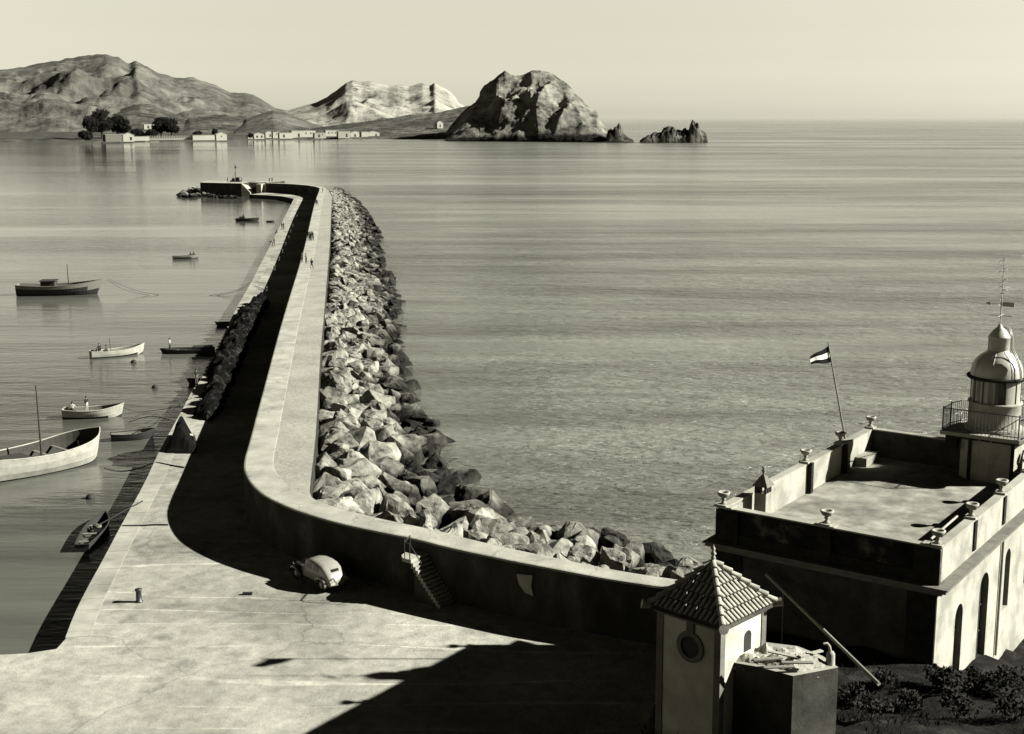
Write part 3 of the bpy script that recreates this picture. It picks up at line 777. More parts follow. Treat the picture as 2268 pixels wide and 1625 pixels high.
# ------------------------------------------------------------------ people
def skel_mesh(joints, edges, radii, name='body'):
    me = bpy.data.meshes.new('tmp'); me.from_pydata(joints, edges, []); o = bpy.data.objects.new('tmp', me); col.objects.link(o)
    md = o.modifiers.new('s', 'SKIN'); md.use_smooth_shade = True
    for i, r in enumerate(radii): me.skin_vertices[0].data[i].radius = (r, r)
    me.skin_vertices[0].data[0].use_root = True
    sb = o.modifiers.new('u', 'SUBSURF'); sb.levels = 1; sb.render_levels = 1
    dg = bpy.context.evaluated_depsgraph_get(); out = bpy.data.meshes.new_from_object(o.evaluated_get(dg))
    bpy.data.objects.remove(o); out.name = name
    return out
def person_base(pose, top, bottom):
    # joints: 0 pelvis 1 waist 2 chest 3 neck 4 head base 5 head top | arms 6-8, 9-11 | legs 12-15, 16-19
    if pose == 'stand':
        J = [(0,0,.95),(0,0,1.12),(0,.0,1.34),(0,0,1.49),(0,.02,1.58),(0,.02,1.70),
             (.19,0,1.40),(.25,.02,1.12),(.24,.08,.88),(-.19,0,1.40),(-.26,-.02,1.13),(-.25,.05,.88),
             (.10,0,.88),(.11,.02,.49),(.12,-.01,.08),(.13,.13,.04),(-.10,0,.88),(-.11,.05,.49),(-.12,.03,.08),(-.13,.17,.04)]
    elif pose == 'walk':
        J = [(0,0,.93),(0,.01,1.1),(0,.03,1.32),(0,.04,1.47),(0,.07,1.56),(0,.08,1.68),
             (.19,.03,1.38),(.25,-.12,1.13),(.24,-.15,.9),(-.19,.03,1.38),(-.25,.14,1.13),(-.22,.3,.96),
             (.10,0,.87),(.11,.2,.50),(.11,.26,.09),(.12,.40,.05),(-.10,0,.87),(-.11,-.05,.48),(-.11,-.32,.13),(-.11,-.2,.04)]
    elif pose == 'sit':
        J = [(0,0,.5),(0,.02,.66),(0,.06,.88),(0,.08,1.03),(0,.11,1.12),(0,.12,1.24),
             (.19,.05,.94),(.27,.15,.72),(.18,.38,.62),(-.19,.05,.94),(-.27,.15,.72),(-.18,.38,.62),
             (.10,.03,.47),(.15,.42,.50),(.15,.45,.09),(.16,.6,.05),(-.10,.03,.47),(-.15,.42,.50),(-.15,.45,.09),(-.16,.6,.05)]
    else:  # bend
        J = [(0,-.12,.92),(0,.02,1.03),(0,.26,1.12),(0,.40,1.13),(0,.48,1.12),(0,.58,1.06),
             (.18,.30,1.08),(.22,.42,.83),(.15,.52,.60),(-.18,.30,1.08),(-.22,.40,.83),(-.12,.55,.62),
             (.10,-.1,.86),(.12,.02,.47),(.12,-.05,.08),(.13,.09,.04),(-.10,-.1,.86),(-.12,.08,.47),(-.12,.05,.08),(-.13,.19,.04)]
    E = [(0,1),(1,2),(2,3),(3,4),(4,5),(2,6),(6,7),(7,8),(2,9),(9,10),(10,11),(0,12),(12,13),(13,14),(14,15),(0,16),(16,17),(17,18),(18,19)]
    Rr = [.13,.125,.15,.055,.085,.085,.062,.045,.032,.062,.045,.032,.095,.062,.045,.04,.095,.062,.045,.04]
    me = skel_mesh(J, E, Rr)
    bm = bmesh.new(); bm.from_mesh(me)
    # fingers, thumb, nose, ears joined to the same mesh
    for hnd, elb, sgn in ((8, 7, 1), (11, 10, -1)):
        w = Vector(J[hnd]); d = (w - Vector(J[elb])).normalized(); side = Vector((0, 1, 0)) if abs(d.y) < .8 else Vector((1, 0, 0))
        side = (side - d * side.dot(d)).normalized(); nrm = d.cross(side)
        def stick(p, q_, r0_, r1_):
            t = MB(); t.tube([p, p.lerp(q_, .55) , q_ - nrm * .012 * sgn], r0_, 5, 0, r1_); vv = [bm.verts.new(v) for v in t.v]
            for f in t.f:
                try: bm.faces.new([vv[i] for i in f])
                except ValueError: pass
        stick(w, w + d * .09, .035, .03)
        for fi, (off, ln_) in enumerate(((-.028, .07), (-.009, .085), (.010, .08), (.028, .06))):
            b0 = w + d * .08 + side * off; stick(b0, b0 + d * ln_, .009, .006)
        b0 = w + d * .03 + side * .03; stick(b0, b0 + d * .045 + side * .03, .011, .008)
    hc = (Vector(J[4]) + Vector(J[5])) / 2
    fw = Vector((0, 1, 0)) if pose != 'bend' else Vector((0, .6, -.8))
    t = MB(); t.tube([hc + fw * .075, hc + fw * .115 + Vector((0, 0, -.02))], .014, 5, 0, .010)
    for sx in (-1, 1): t.tube([hc + Vector((sx * .075, 0, -.02)), hc + Vector((sx * .10, -.01, .02))], .016, 5, 0, .012)
    vv = [bm.verts.new(v) for v in t.v]
    for f in t.f:
        try: bm.faces.new([vv[i] for i in f])
        except ValueError: pass
    for f in bm.faces:
        c = f.calc_center_median(); best = None
        for ei, (a, b) in enumerate(E):
            pa, pb = Vector(J[a]), Vector(J[b]); ab = pb - pa
            tt = max(0, min(1, (c - pa).dot(ab) / ab.length_squared)); dd = (c - pa - ab * tt).length
            if best is None or dd < best[0]: best = (dd, ei)
        ei = best[1]
        f.material_index = 0 if ei in (3, 4, 7, 10) else (1 if ei in (1, 2, 5, 6, 8, 9) else 2)
        if ei in (14, 18): f.material_index = 3
        f.smooth = True
    me.materials.clear()
    for m_ in (M['skin'], top, bottom, M['iron']): me.materials.append(m_)
    bm.to_mesh(me); bm.free()
    return me, hc, fw
PB = {}
def person(pos, pose, label, face=0.0, top='cloth', bottom='cloth', hat=False, group=None, scale=1.0):
    key = (pose, top, bottom)
    if key not in PB: PB[key] = person_base(pose, M[top], M[bottom])
    me, hc, fw = PB[key]
    o = bpy.data.objects.new('person', me); col.objects.link(o)
    o.location = pos; o.rotation_euler = (0, 0, face); o.scale = (scale,) * 3
    tag(o, label, 'person', group)
    hm = MB(); hm.lathe([(.001, .125), (.06, .11), (.09, .06), (.098, 0), (.095, -.04)], 12, 0, (0, 0, 0)); up = Matrix.Translation(hc + Vector((0, 0, .01)) - fw * .02) @ (Matrix.Rotation(R(-40), 4, 'X') if pose == 'bend' else Matrix.Identity(4))
    hm.xf(up)
    hm.build('hair', M['hair'], o)
    if hat:
        t = MB(); t.lathe([(.001, .17), (.08, .16), (.09, .07), (.15, .06), (.15, .05), (.09, .045)], 14); t.xf(up); t.build('hat', M['cloth'], o)
    return o
pp = lambda x, y, z=ZQ: P(x, y, z)
person(pp(436, 852), 'stand', 'person standing alone at the quay edge beside the long net heap', 1.0, 'cloth', 'midcloth', group=None)
person(pp(429, 989), 'bend', 'person in a pale shirt stooping at the black tarpaulin heap', 1.6, 'palecloth', 'cloth')
person(pp(690.8, 596, ZP), 'walk', 'person in dark clothes walking alone on the walkway nearest the bend', 3.0, hat=True)
person(pp(669.5, 581, ZP+.0), 'stand', 'left person of the pair leaning by the sea wall on the walkway', 1.2)
person(pp(677.6, 583, ZP), 'stand', 'right person of the pair chatting by the sea wall, in a grey shirt', -2.0, 'midcloth')
for k, (x, y, lb) in enumerate(((681.5, 529, 'leftmost person of the dark group of five against the wall top'), (685, 531.5, 'person second from left in the dark group of five'),
                            (688, 533, 'nearest person of the dark group of five, wearing a hat'), (690, 530, 'person second from right in the dark group of five'), (692.5, 532, 'rightmost person of the dark group of five'))):
    person(pp(x + 1, y, ZP), 'stand', lb, k * 1.3, hat=(k == 2), group='dark group on the walkway')
person(pp(700, 454.5, ZP), 'stand', 'left person of the two far along the walkway', .5)
person(pp(702.6, 455, ZP), 'walk', 'right person of the two far along the walkway', 2.5)
person(pp(715, 426.5, ZP), 'stand', 'lone person at the farthest end of the walkway', 2.0)
person(pp(596.8, 403.5, ZW), 'stand', 'left one of two dark figures standing on the far arm of the pier', 2.6)
person(pp(602.6, 403.2, ZW), 'stand', 'right one of two dark figures standing on the far arm of the pier', 3.4)
person(P(496.5, 404, ZW) + Vector((0, 5, 0)), 'stand', 'figure standing left of the signal mast', 1)
person(P(528, 404.6, ZW) + Vector((0, 5, 0)), 'stand', 'figure standing right of the signal mast', -1)
person(pp(603, 545.5), 'bend', 'person hauling at the quay edge, half way along the breakwater', 1.8)
person(pp(607.5, 544), 'stand', 'person standing beside the one hauling at the quay edge', 2.2)
person(pp(624.5, 508), 'stand', 'left person of two standing close together farther along the quay edge', 2.2)
person(pp(628, 508), 'stand', 'right person of two standing close together farther along the quay edge', -.8)
person(pp(613.5, 518.5), 'sit', 'person seated low on the quay edge between the two groups', 1.5)

# ------------------------------------------------------------------ boats
def hull(L_, B_, D_, sheer=.35, stern=.75, n=22, m=11, keel=.3, wale=.0, thick=.07, bowrake=.5, blunt=2.3):
    """x forward, open boat; returns outer+inner shell with rail"""
    def sec(t, inset=0.0):
        x = -L_ / 2 + L_ * t
        w = B_ / 2 * (math.sin(min(1, t / .55) * math.pi / 2) * (1 - stern) + stern if t < .55 else (1 - ((t - .55) / .45) ** blunt))
        if t < .55: w = B_ / 2 * lerp(stern, 1, math.sin(t / .55 * math.pi / 2))
        w = max(w - inset, .012)
        top = D_ + sheer * D_ * (abs(t - .42) / .58) ** 2 * (1 if t > .42 else .5)
        bot = -keel + keel * .9 * max(0, (t - .82) / .18) ** 2 + inset
        pts = []
        for j in range(m):
            a = -math.pi / 2 + math.pi * j / (m - 1)
            u = math.sin(a); s_ = 1 if u >= 0 else -1
            y = w * s_ * abs(u) ** .55
            f = 1 - math.cos(a) ** 1.1
            z = bot + (top - bot) * f
            xr = x + (bowrake * max(0, t - .7) / .3 * (f - .5) * .6)
            pts.append(Vector((xr, y, z)))
        return pts
    ts = [i / n for i in range(n)] + [.985, 1.0]
    return [sec(t) for t in ts], [sec(t, thick) for t in ts], sec
def boat(name, px0, px1, label, hullm='darkwood', B_=1.9, D_=.6, sheer=.5, upper=None, thw=3, group=None, cat='rowing boat', bow_right=True, stern=.6, extras=None, band=None, rake=.5, inner='greywood', blunt=2.3):
    a = P(px0[0], px0[1], 0); b = P(px1[0], px1[1], 0)
    L_ = (b - a).length; c = (a + b) / 2; rz = math.atan2(b.y - a.y, b.x - a.x)
    if not bow_right: rz += math.pi
    root = empty(name, (c.x, c.y, 0), rz, label, cat, group)
    o, i_, sec = hull(L_, B_, D_, sheer, stern, bowrake=rake, blunt=blunt)
    mb = MB(); n = len(o); m = len(o[0])
    lower = M[hullm]; up = M[upper] if upper else lower
    for k in range(n - 1):
        for j in range(m - 1):
            z = (o[k][j].z + o[k][j + 1].z) / 2
            top = band if band is not None else .12
            mb.add([o[k][j], o[k + 1][j], o[k + 1][j + 1], o[k][j + 1]], [(0, 1, 2, 3)], 1 if z > top else 0, True)
            mb.add([i_[k][j], i_[k][j + 1], i_[k + 1][j + 1], i_[k + 1][j]], [(0, 1, 2, 3)], 2, True)
    mb.add(o[0], [tuple(range(m))], 1); 
    mb.build('hull', [lower, up, M[inner]], root)
    g = MB()
    for s_ in (0, m - 1): g.tube([(o[k][s_] + i_[k][s_]) / 2 + Vector((0, 0, .02)) for k in range(n)], .055, 6)
    g.tube([o[0][0], o[0][m - 1]], .05, 6); g.build('gunwale', up if upper else (M['dark'] if hullm == 'dark' else M['greywood']), root)
    for q in range(thw):
        t = .2 + .5 * q / max(1, thw - 1); s_ = sec(t, .06); z = lerp(s_[m // 2].z, s_[0].z, .68)
        t_ = MB(); t_.box(s_[0].x - .13, s_[0].x + .13, s_[0].y * .97, -s_[0].y * .97, z, z + .04); t_.build('thwart', M['greywood'], root)
    return root, L_
def boatpt(root, x, y, z):
    c = math.cos(root.rotation_euler.z); s_ = math.sin(root.rotation_euler.z)
    return Vector((root.location.x + x * c - y * s_, root.location.y + x * s_ + y * c, z))
def mast(root, x, h, r=.05):
    MB().tube([(x, 0, .1), (x - .05, 0, h)], r, 8, 0, r * .6).build('mast', M['darkwood'], root)
def oars(root, L_):
    for s_ in (-1, 1):
        q = MB(); q.tube([(-L_ * .05, s_ * .3, .75), (L_ * .25, s_ * 1.5, .25)], .03, 6); q.box(L_ * .25 - .1, L_ * .25 + .35, s_ * 1.5 - .02, s_ * 1.5 + .12, .16, .24); q.build('oar', M['greywood'], root)

rb1, l1 = boat('fishing_boat', (40, 653), (222, 650), 'big dark fishing boat with a grey band, moored at the left edge', 'dark', 4.0, 1.55, .55, 'greywood', 3, cat='fishing boat', band=1.05, rake=1.6, stern=.7)
q = MB(); q.box(-2.6, -.4, -1.1, 1.1, .8, 2.3); q.box(-2.8, -.2, -1.25, 1.25, 2.3, 2.42); q.build('deckhouse', M['darkwood'], rb1); mast(rb1, 1.6, 5.0, .09)
rb4, l4 = boat('white_boat', (201, 793), (318.5, 781), 'white boat with two seated people, above the nearer white boat', 'dark', 2.1, .72, .75, 'white', 3, cat='boat', band=.14)
person(boatpt(rb4, -l4 * .32, .1, .45), 'sit', 'person seated at the stern of the farther white boat', 1.0)
person(boatpt(rb4, -l4 * .2, -.3, .25), 'sit', 'person seated amidships in the farther white boat', 2.0, 'midcloth')
MB().tube([(-.8, 0, .2), (-.85, 0, 2.3)], .03, 6).build('mast', M['darkwood'], rb4)
rb5, l5 = boat('white_boat', (140, 925), (272.6, 919.5), 'nearer white boat with a black waterline, just above the small dark rowing boat', 'dark', 2.3, .78, .6, 'white', 3, cat='boat', band=.10)
person(boatpt(rb5, -.6, .3, .3), 'stand', 'person standing in the nearer white boat', 1.2, 'cloth', 'palecloth')
person(boatpt(rb5, -1.9, 0, .3), 'sit', 'pale clothed person sitting in the nearer white boat', .2, 'palecloth', 'midcloth')
rb6, l6 = boat('rowing_boat', (246, 975), (342, 967), 'small dark open rowing boat beside the large white bow', 'dark', 1.7, .55, .5, None, 3, band=.3)
rb2, l2 = boat('rowing_boat', (382, 573), (439, 571), 'dark rowing boat out on the harbour carrying two people', 'dark', 1.6, .6, .3, 'greywood', 3, band=.25)
person(boatpt(rb2, l2 * .22, .1, .15), 'sit', 'left one of two people sitting in the rowing boat out on the harbour', 1.6)
person(boatpt(rb2, l2 * .34, -.1, .15), 'sit', 'right one of two people sitting in the rowing boat out on the harbour', 1.4)
oars(rb2, l2)
rb3, l3 = boat('motor_launch', (522, 489.5), (573, 489), 'dark launch with a low cabin near the pier head', 'dark', 1.8, .7, .35, None, 2, cat='launch')
q = MB(); q.box(-2.1, -.6, -.6, .6, .5, 1.25); q.build('cabin', M['darkwood'], rb3)
MB().tube([(2.6, 0, .6), (2.6, 0, 2.0)], .05, 6).build('mast', M['darkwood'], rb3)
person(boatpt(rb3, -.9, 0, .85), 'sit', 'person sitting on the cabin of the dark launch', 1.6)
rb8, l8 = boat('barge', (357, 781.5), (474, 779), 'long low black barge lying end on to the net heap', 'dark', 2.0, .45, .25, None, 4, cat='barge', bow_right=False, inner='darkwood', stern=.9)
person(boatpt(rb8, l8 * .33, 0, .15), 'stand', 'person in a white shirt standing on the black barge', 1.6, 'palecloth', 'cloth')
q = MB(); q.box(-3, -.6, -.75, .75, .3, .78); q.build('hatch', M['dark'], rb8)
rb9, _ = boat('dinghy', (478, 721), (512, 720), 'tiny black dinghy at the far end of the net heap', 'dark', 1.0, .45, .3, None, 1, cat='dinghy', bow_right=False)
rb10, _ = boat('dinghy', (416, 849), (443, 848.5), 'tiny black dinghy beside the standing man', 'dark', 1.0, .45, .3, None, 1, cat='dinghy', bow_right=False)
rb11, _ = boat('skiff', (590, 491), (607, 491), 'thin low skiff floating right of the launch', 'dark', .9, .28, .1, None, 1, cat='skiff')
# big white boat at the left edge, near
b0 = P(219, 1012, 0); rz = R(50); L7 = 10.0
c7 = b0 - Vector((math.cos(rz), math.sin(rz), 0)) * L7 / 2
a7 = c7 - Vector((math.cos(rz), math.sin(rz), 0)) * L7 / 2
def unp(v):
    f = v.y * cT - (v.z - H) * sT; u = v.y * sT + (v.z - H) * cT; return (CX + F * v.x / f, CY - F * u / f)
rb7, l7 = boat('fishing_boat', unp(a7), unp(b0), 'large open boat with a broad white bow at the left edge near the quay', 'dark', 4.9, 1.75, .5, 'white', 4, cat='fishing boat', band=.30, rake=.8, blunt=4.2, inner='darkwood')
MB().tube([(-.2, 0, .1), (-.25, 0, 7.2)], .10, 8, 0, .05).build('mast', M['darkwood'], rb7)
q = MB(); q.box(-3.6, -1.6, -1.0, 1.0, .5, 1.6); q.build('engine_box', M['darkwood'], rb7)
for k, (x, y, s_) in enumerate(((1.2, .4, .45), (2.2, -.3, .38), (.2, -.7, .5))):
    q = MB(); q.lathe([(.01, s_ * .9), (s_ * .6, s_ * .75), (s_, s_ * .3), (s_ * .9, 0), (.01, -.02)], 12, 0, (0, 0, 0))
    o = q.build('sack', M[('darkwood', 'palecloth', 'greywood')[k]]); o.location = boatpt(rb7, x, y, .62)
    tag(o, ('dark bundle in the big white bowed boat', 'pale sack near the bow of the big white bowed boat', 'grey bundle amidships in the big white bowed boat')[k], 'bundle')
# dark boat under the quay at the left
a = P(160, 1262, 0); b = P(243, 1160, 0)
rb12, l12 = boat('rowing_boat', (182, 1222), (234, 1152), 'dark rowing boat lying in the shade under the quay with a raised oar', 'dark', 1.6, .5, .3, None, 3, inner='dark')
o1 = P(210, 1178, 1.0); o2 = P(266, 1127, 2.2) ; 
q = MB(); q.tube([boatpt(rb12, .6, 0, .5), boatpt(rb12, .6, 0, .5) + Vector((2.6, 2.6, 1.1))], .045, 6)
tag(q.build('oar', M['darkwood'], fix=False), 'long dark oar slanting up out of the shaded rowing boat', 'oar')
q = MB(); q.lathe([(.01, .3), (.25, .24), (.34, .1), (.28, 0), (.01, -.02)], 12, sy=.7); o = q.build('sack', M['greystone']); o.location = boatpt(rb12, .9, 0, .3)
tag(o, 'grey sack lying in the shaded rowing boat', 'sack')
for x, y, lb in ((343, 858, 'dark float nearest the lone standing man'), (296, 802, 'dark float just below the farther white boat'), (199.5, 1103, 'dark float between the large white bow and the shaded boat')):
    q = MB(); q.lathe([(.01, -.2), (.22, -.1), (.3, .08), (.2, .28), (.05, .34), (.01, .4)], 12); o = q.build('buoy', M['dark']); o.location = P(x, y, 0); o.scale = (1.2, 1.2, 1)
    tag(o, lb, 'buoy')

# ------------------------------------------------------------------ bollards, ropes, heaps
def bollard_mesh(h):
    return MB().lathe([(.22, 0), (.22, .06), (.17, .1), (.16, h * .8), (.2, h * .86), (.21, h * .96), (.14, h), (.01, h)], 16)
bo = bollard_mesh(.82).build('bollard', M['iron']); bo.location = P(308, 1332, ZQ)
tag(bo, 'single black bollard on the open quay in full sun', 'bollard', 'black bollards')
proto = bollard_mesh(1.15).build('bollard', M['iron'])
ordn = ['farthest', 'second farthest', 'third farthest', 'fourth farthest', 'fifth farthest', 'fourth nearest', 'third nearest', 'second nearest', 'nearest']
for k, (x, y) in enumerate(((657, 485), (648, 507), (643, 520), (639, 533), (632, 548), (625, 564), (618, 582), (608, 602), (590, 650))):
    o = proto if k == 0 else proto.copy()
    if k: col.objects.link(o)
    o.location = P(x, y, ZQ)
    tag(o, '%s black bollard in the shade of the wall along the breakwater quay' % ordn[k], 'bollard', 'black bollards')
def rope(pts, label, r=.035, sag=None):
    q = MB(); q.tube(chaikin([Vector(p) for p in pts], 2), r, 5); tag(q.build('mooring_rope', M['rope']), label, 'rope')
rope([P(241, 617, 3.0), P(275, 634, 1.4), P(310, 646, .5), P(352, 652, .03)], 'upper of two lines dipping from the dark boat bow', .03)
rope([P(238, 619, 2.8), P(270, 640, 1.1), P(300, 648, .4), P(330, 653, .03)], 'lower of two lines dipping from the dark boat bow', .03)
rope([P(568, 604, ZQ), P(553, 628, .8), P(520, 645, .4), P(464, 653.5, .03)], 'thin line from the quay edge into the water near mid breakwater')
rope([P(590, 643, ZQ + .2), P(557, 628, ZQ + .05), P(520, 647, .5), P(480, 654, .03)], 'thin line from the nearest shaded bollard into the water')
rope([P(231, 1036, 1.0), P(258, 1043, .5), P(285, 1042, .6), P(318, 1033, 1.0), P(345, 1022, ZQ + .06), P(372, 1028, ZQ + .06), P(408, 1034, ZQ + .06)], 'thick black mooring rope from the white bow across the quay edge', .06)
rope([P(271, 1163, ZQ + .06), P(310, 1163, ZQ + .06), P(345, 1160.5, ZQ + .07), P(372, 1161, ZQ + .06)], 'straight dark rope lying across the quay above the bollard', .06)
rope([P(309, 950, .8), P(350, 937, .5), P(385, 905, .7), P(430, 872, ZQ + .1)], 'slack line from the small dark boat to the quay', .035)
rope([P(375, 906, ZQ + .1), P(400, 893, ZQ + .1), P(425, 880, ZQ + .1)], 'short line across the coping near the net heap', .035)
rope([P(285, 934, .3), P(330, 919, .9), P(365, 925, 1.0), P(392, 936, ZQ)], 'arched line between the white boat and the tarpaulin heap', .035)
rope([P(273, 902, .8), P(300, 912, .1), P(345, 908, .1), P(410, 898, ZQ)], 'pale slack line from the nearer white boat to the quay', .03)

def heap(name, outline, z0, hmax, m, label, cat, seed=0, amp=.5, sc=1.0, step=.35, falloff=1.6):
    poly = [P(x, y, z0) for x, y in outline]
    xs = [p.x for p in poly]; ys = [p.y for p in poly]; x0, x1, y0, y1 = min(xs), max(xs), min(ys), max(ys)
    def inside(x, y):
        c = False; n = len(poly)
        for i in range(n):
            a, b = poly[i], poly[(i + 1) % n]
            if (a.y > y) != (b.y > y) and x < (b.x - a.x) * (y - a.y) / (b.y - a.y) + a.x: c = not c
        return c
    def dist(x, y):
        best = 9e9; p = Vector((x, y, z0))
        for i in range(len(poly)):
            a, b = poly[i], poly[(i + 1) % len(poly)]; ab = b - a
            t = max(0, min(1, (p - a).dot(ab) / max(ab.length_squared, 1e-9))); best = min(best, (p - a - ab * t).length)
        return best
    nx_ = int((x1 - x0) / step) + 2; ny_ = int((y1 - y0) / step) + 2
    idx = {}; vs = []
    for i in range(nx_):
        for j in range(ny_):
            x = x0 + i * step; y = y0 + j * step
            ins = inside(x, y); d = dist(x, y)
            if not ins and d > step * 1.5: continue
            h = hmax * smooth(0, falloff, d) if ins else -.25
            h += (noise.fractal(Vector((x, y, seed)) * sc, .8, 2.1, 5) * amp) * (1 if ins else 0) * min(1, d / .5)
            idx[(i, j)] = len(vs); vs.append((x - x0, y - y0, max(h, -.2)))
    fs_ = [(idx[(i, j)], idx[(i + 1, j)], idx[(i + 1, j + 1)], idx[(i, j + 1)]) for i in range(nx_) for j in range(ny_) if all(k in idx for k in ((i, j), (i + 1, j), (i + 1, j + 1), (i, j + 1)))]
    o = MB().add(vs, fs_, 0, False).build(name, m); o.location = (x0, y0, z0)
    return tag(o, label, cat)
heap('net_heap', [(573, 668), (548, 676), (530, 690), (518, 702), (508, 726), (494, 752), (480, 778), (465, 806), (454, 830), (456, 846), (446, 868), (440, 892), (425, 912), (430, 925), (446, 930), (470, 935), (500, 900), (522, 850), (545, 790), (565, 740), (585, 700), (600, 670)],
     ZQ, 1.25, M['net'], 'long rough heap of dark fishing nets along the quay edge', 'nets', seed=2, amp=.9, sc=.8)
heap('tarpaulin_heap', [(362, 1004), (366, 990), (378, 972), (394, 962), (418, 958), (434, 968), (438, 990), (432, 1004)],
     ZQ, 2.2, M['tarp'], 'black tarpaulin covered heap at the quay edge with a person stooping at it', 'covered heap', seed=8, amp=.35, sc=.7, falloff=1.3)
# small things on the quay
q = MB(); q.box(-.28, .28, -.12, .12, 0, .14); o = q.build('mooring_block', M['iron']); o.location = P(548, 1316, ZQ); tag(o, 'small dark iron block lying on the sunlit quay', 'block')

# ------------------------------------------------------------------ stair against the wall
def wall_y_at(px):     # point on the inner top edge for a survey column
    return P(px, interp([(x, y) for x, y in inner[20:]], px), ZW)
ta = wall_y_at(915); tb = wall_y_at(1000)
ux = (tb - ta); ux.z = 0; ux.normalize(); rz = math.atan2(ux.y, ux.x)
st = empty('stairway', (ta.x, ta.y, ZQ), rz, 'pale stone steps with a landing and iron rail on the sea wall', 'steps')
zl = 3.55 - ZQ + .35; st.scale = (.86, .8, 1)
wd = 1.8
q = MB(); q.prism([(-.1, 0.1), (-.1, -.7), (.1, -1.4), (.5, -1.8), (1.1, -1.9), (1.3, -1.8), (1.3, .1)], zl - .22, zl); q.build('landing', M['limewash'], st)
nst = 12
for k in range(nst):
    q = MB(); z = zl - (k + 1) * zl / (nst + 1)
    x0_ = 1.3 + k * .19
    q.box(x0_, x0_ + .20, -wd + .03 * k, .08, z - .34, z); q.build('step', M['limewash'], st)
q = MB(); q.box(.6, 1.29, -.7, .08, 0, zl - .23); q.prism([(1.35, -wd + .3), (1.3 + .19 * 11, -wd + .5), (1.3 + .19 * 11, .06), (1.35, .06)], 0, [zl - .7, .02, .02, zl - .7]); q.build('support', M['wallface'], st)  # dark wall colour stands in for the shade below the steps
rl = MB(); hh = .95
c_ = [(0, -.35, zl), (.55, -1.35, zl), (1.5, -1.42, zl)]
rl.tube([(0, -.35, zl), (0, -.35, zl + hh)], .035, 6); rl.tube([(.75, -1.82, zl), (.75, -1.82, zl + 1.35)], .03, 6); rl.tube([(1.2, -1.8, zl), (1.2, -1.8, zl + hh)], .035, 6)
rl.tube([(0, -.35, zl + hh), (.75, -1.81, zl + hh), (1.2, -1.8, zl + hh), (1.2 + 1.0, -1.75, zl + hh - 1.0)], .035, 6)
rl.build('handrail', M['iron'], st)
# plaster patch on the wall
pa = wall_y_at(1145); q = MB()
q.prism([(0, 0), (1.05, .1), (.95, -.55), (1.1, -1.1), (.55, -1.0), (.15, -.55)], -.015, .03); q.xf(Matrix.Rotation(R(90), 4, 'X'))
ob = wall_y_at(1200) - pa; o = q.build('plaster_patch', M['coping'], sw); 
o.rotation_euler = (0, 0, math.atan2(ob.y, ob.x)); o.location = Vector((pa.x, pa.y, 3.9)) - sw.location + Vector((-.03, -.05, 0))

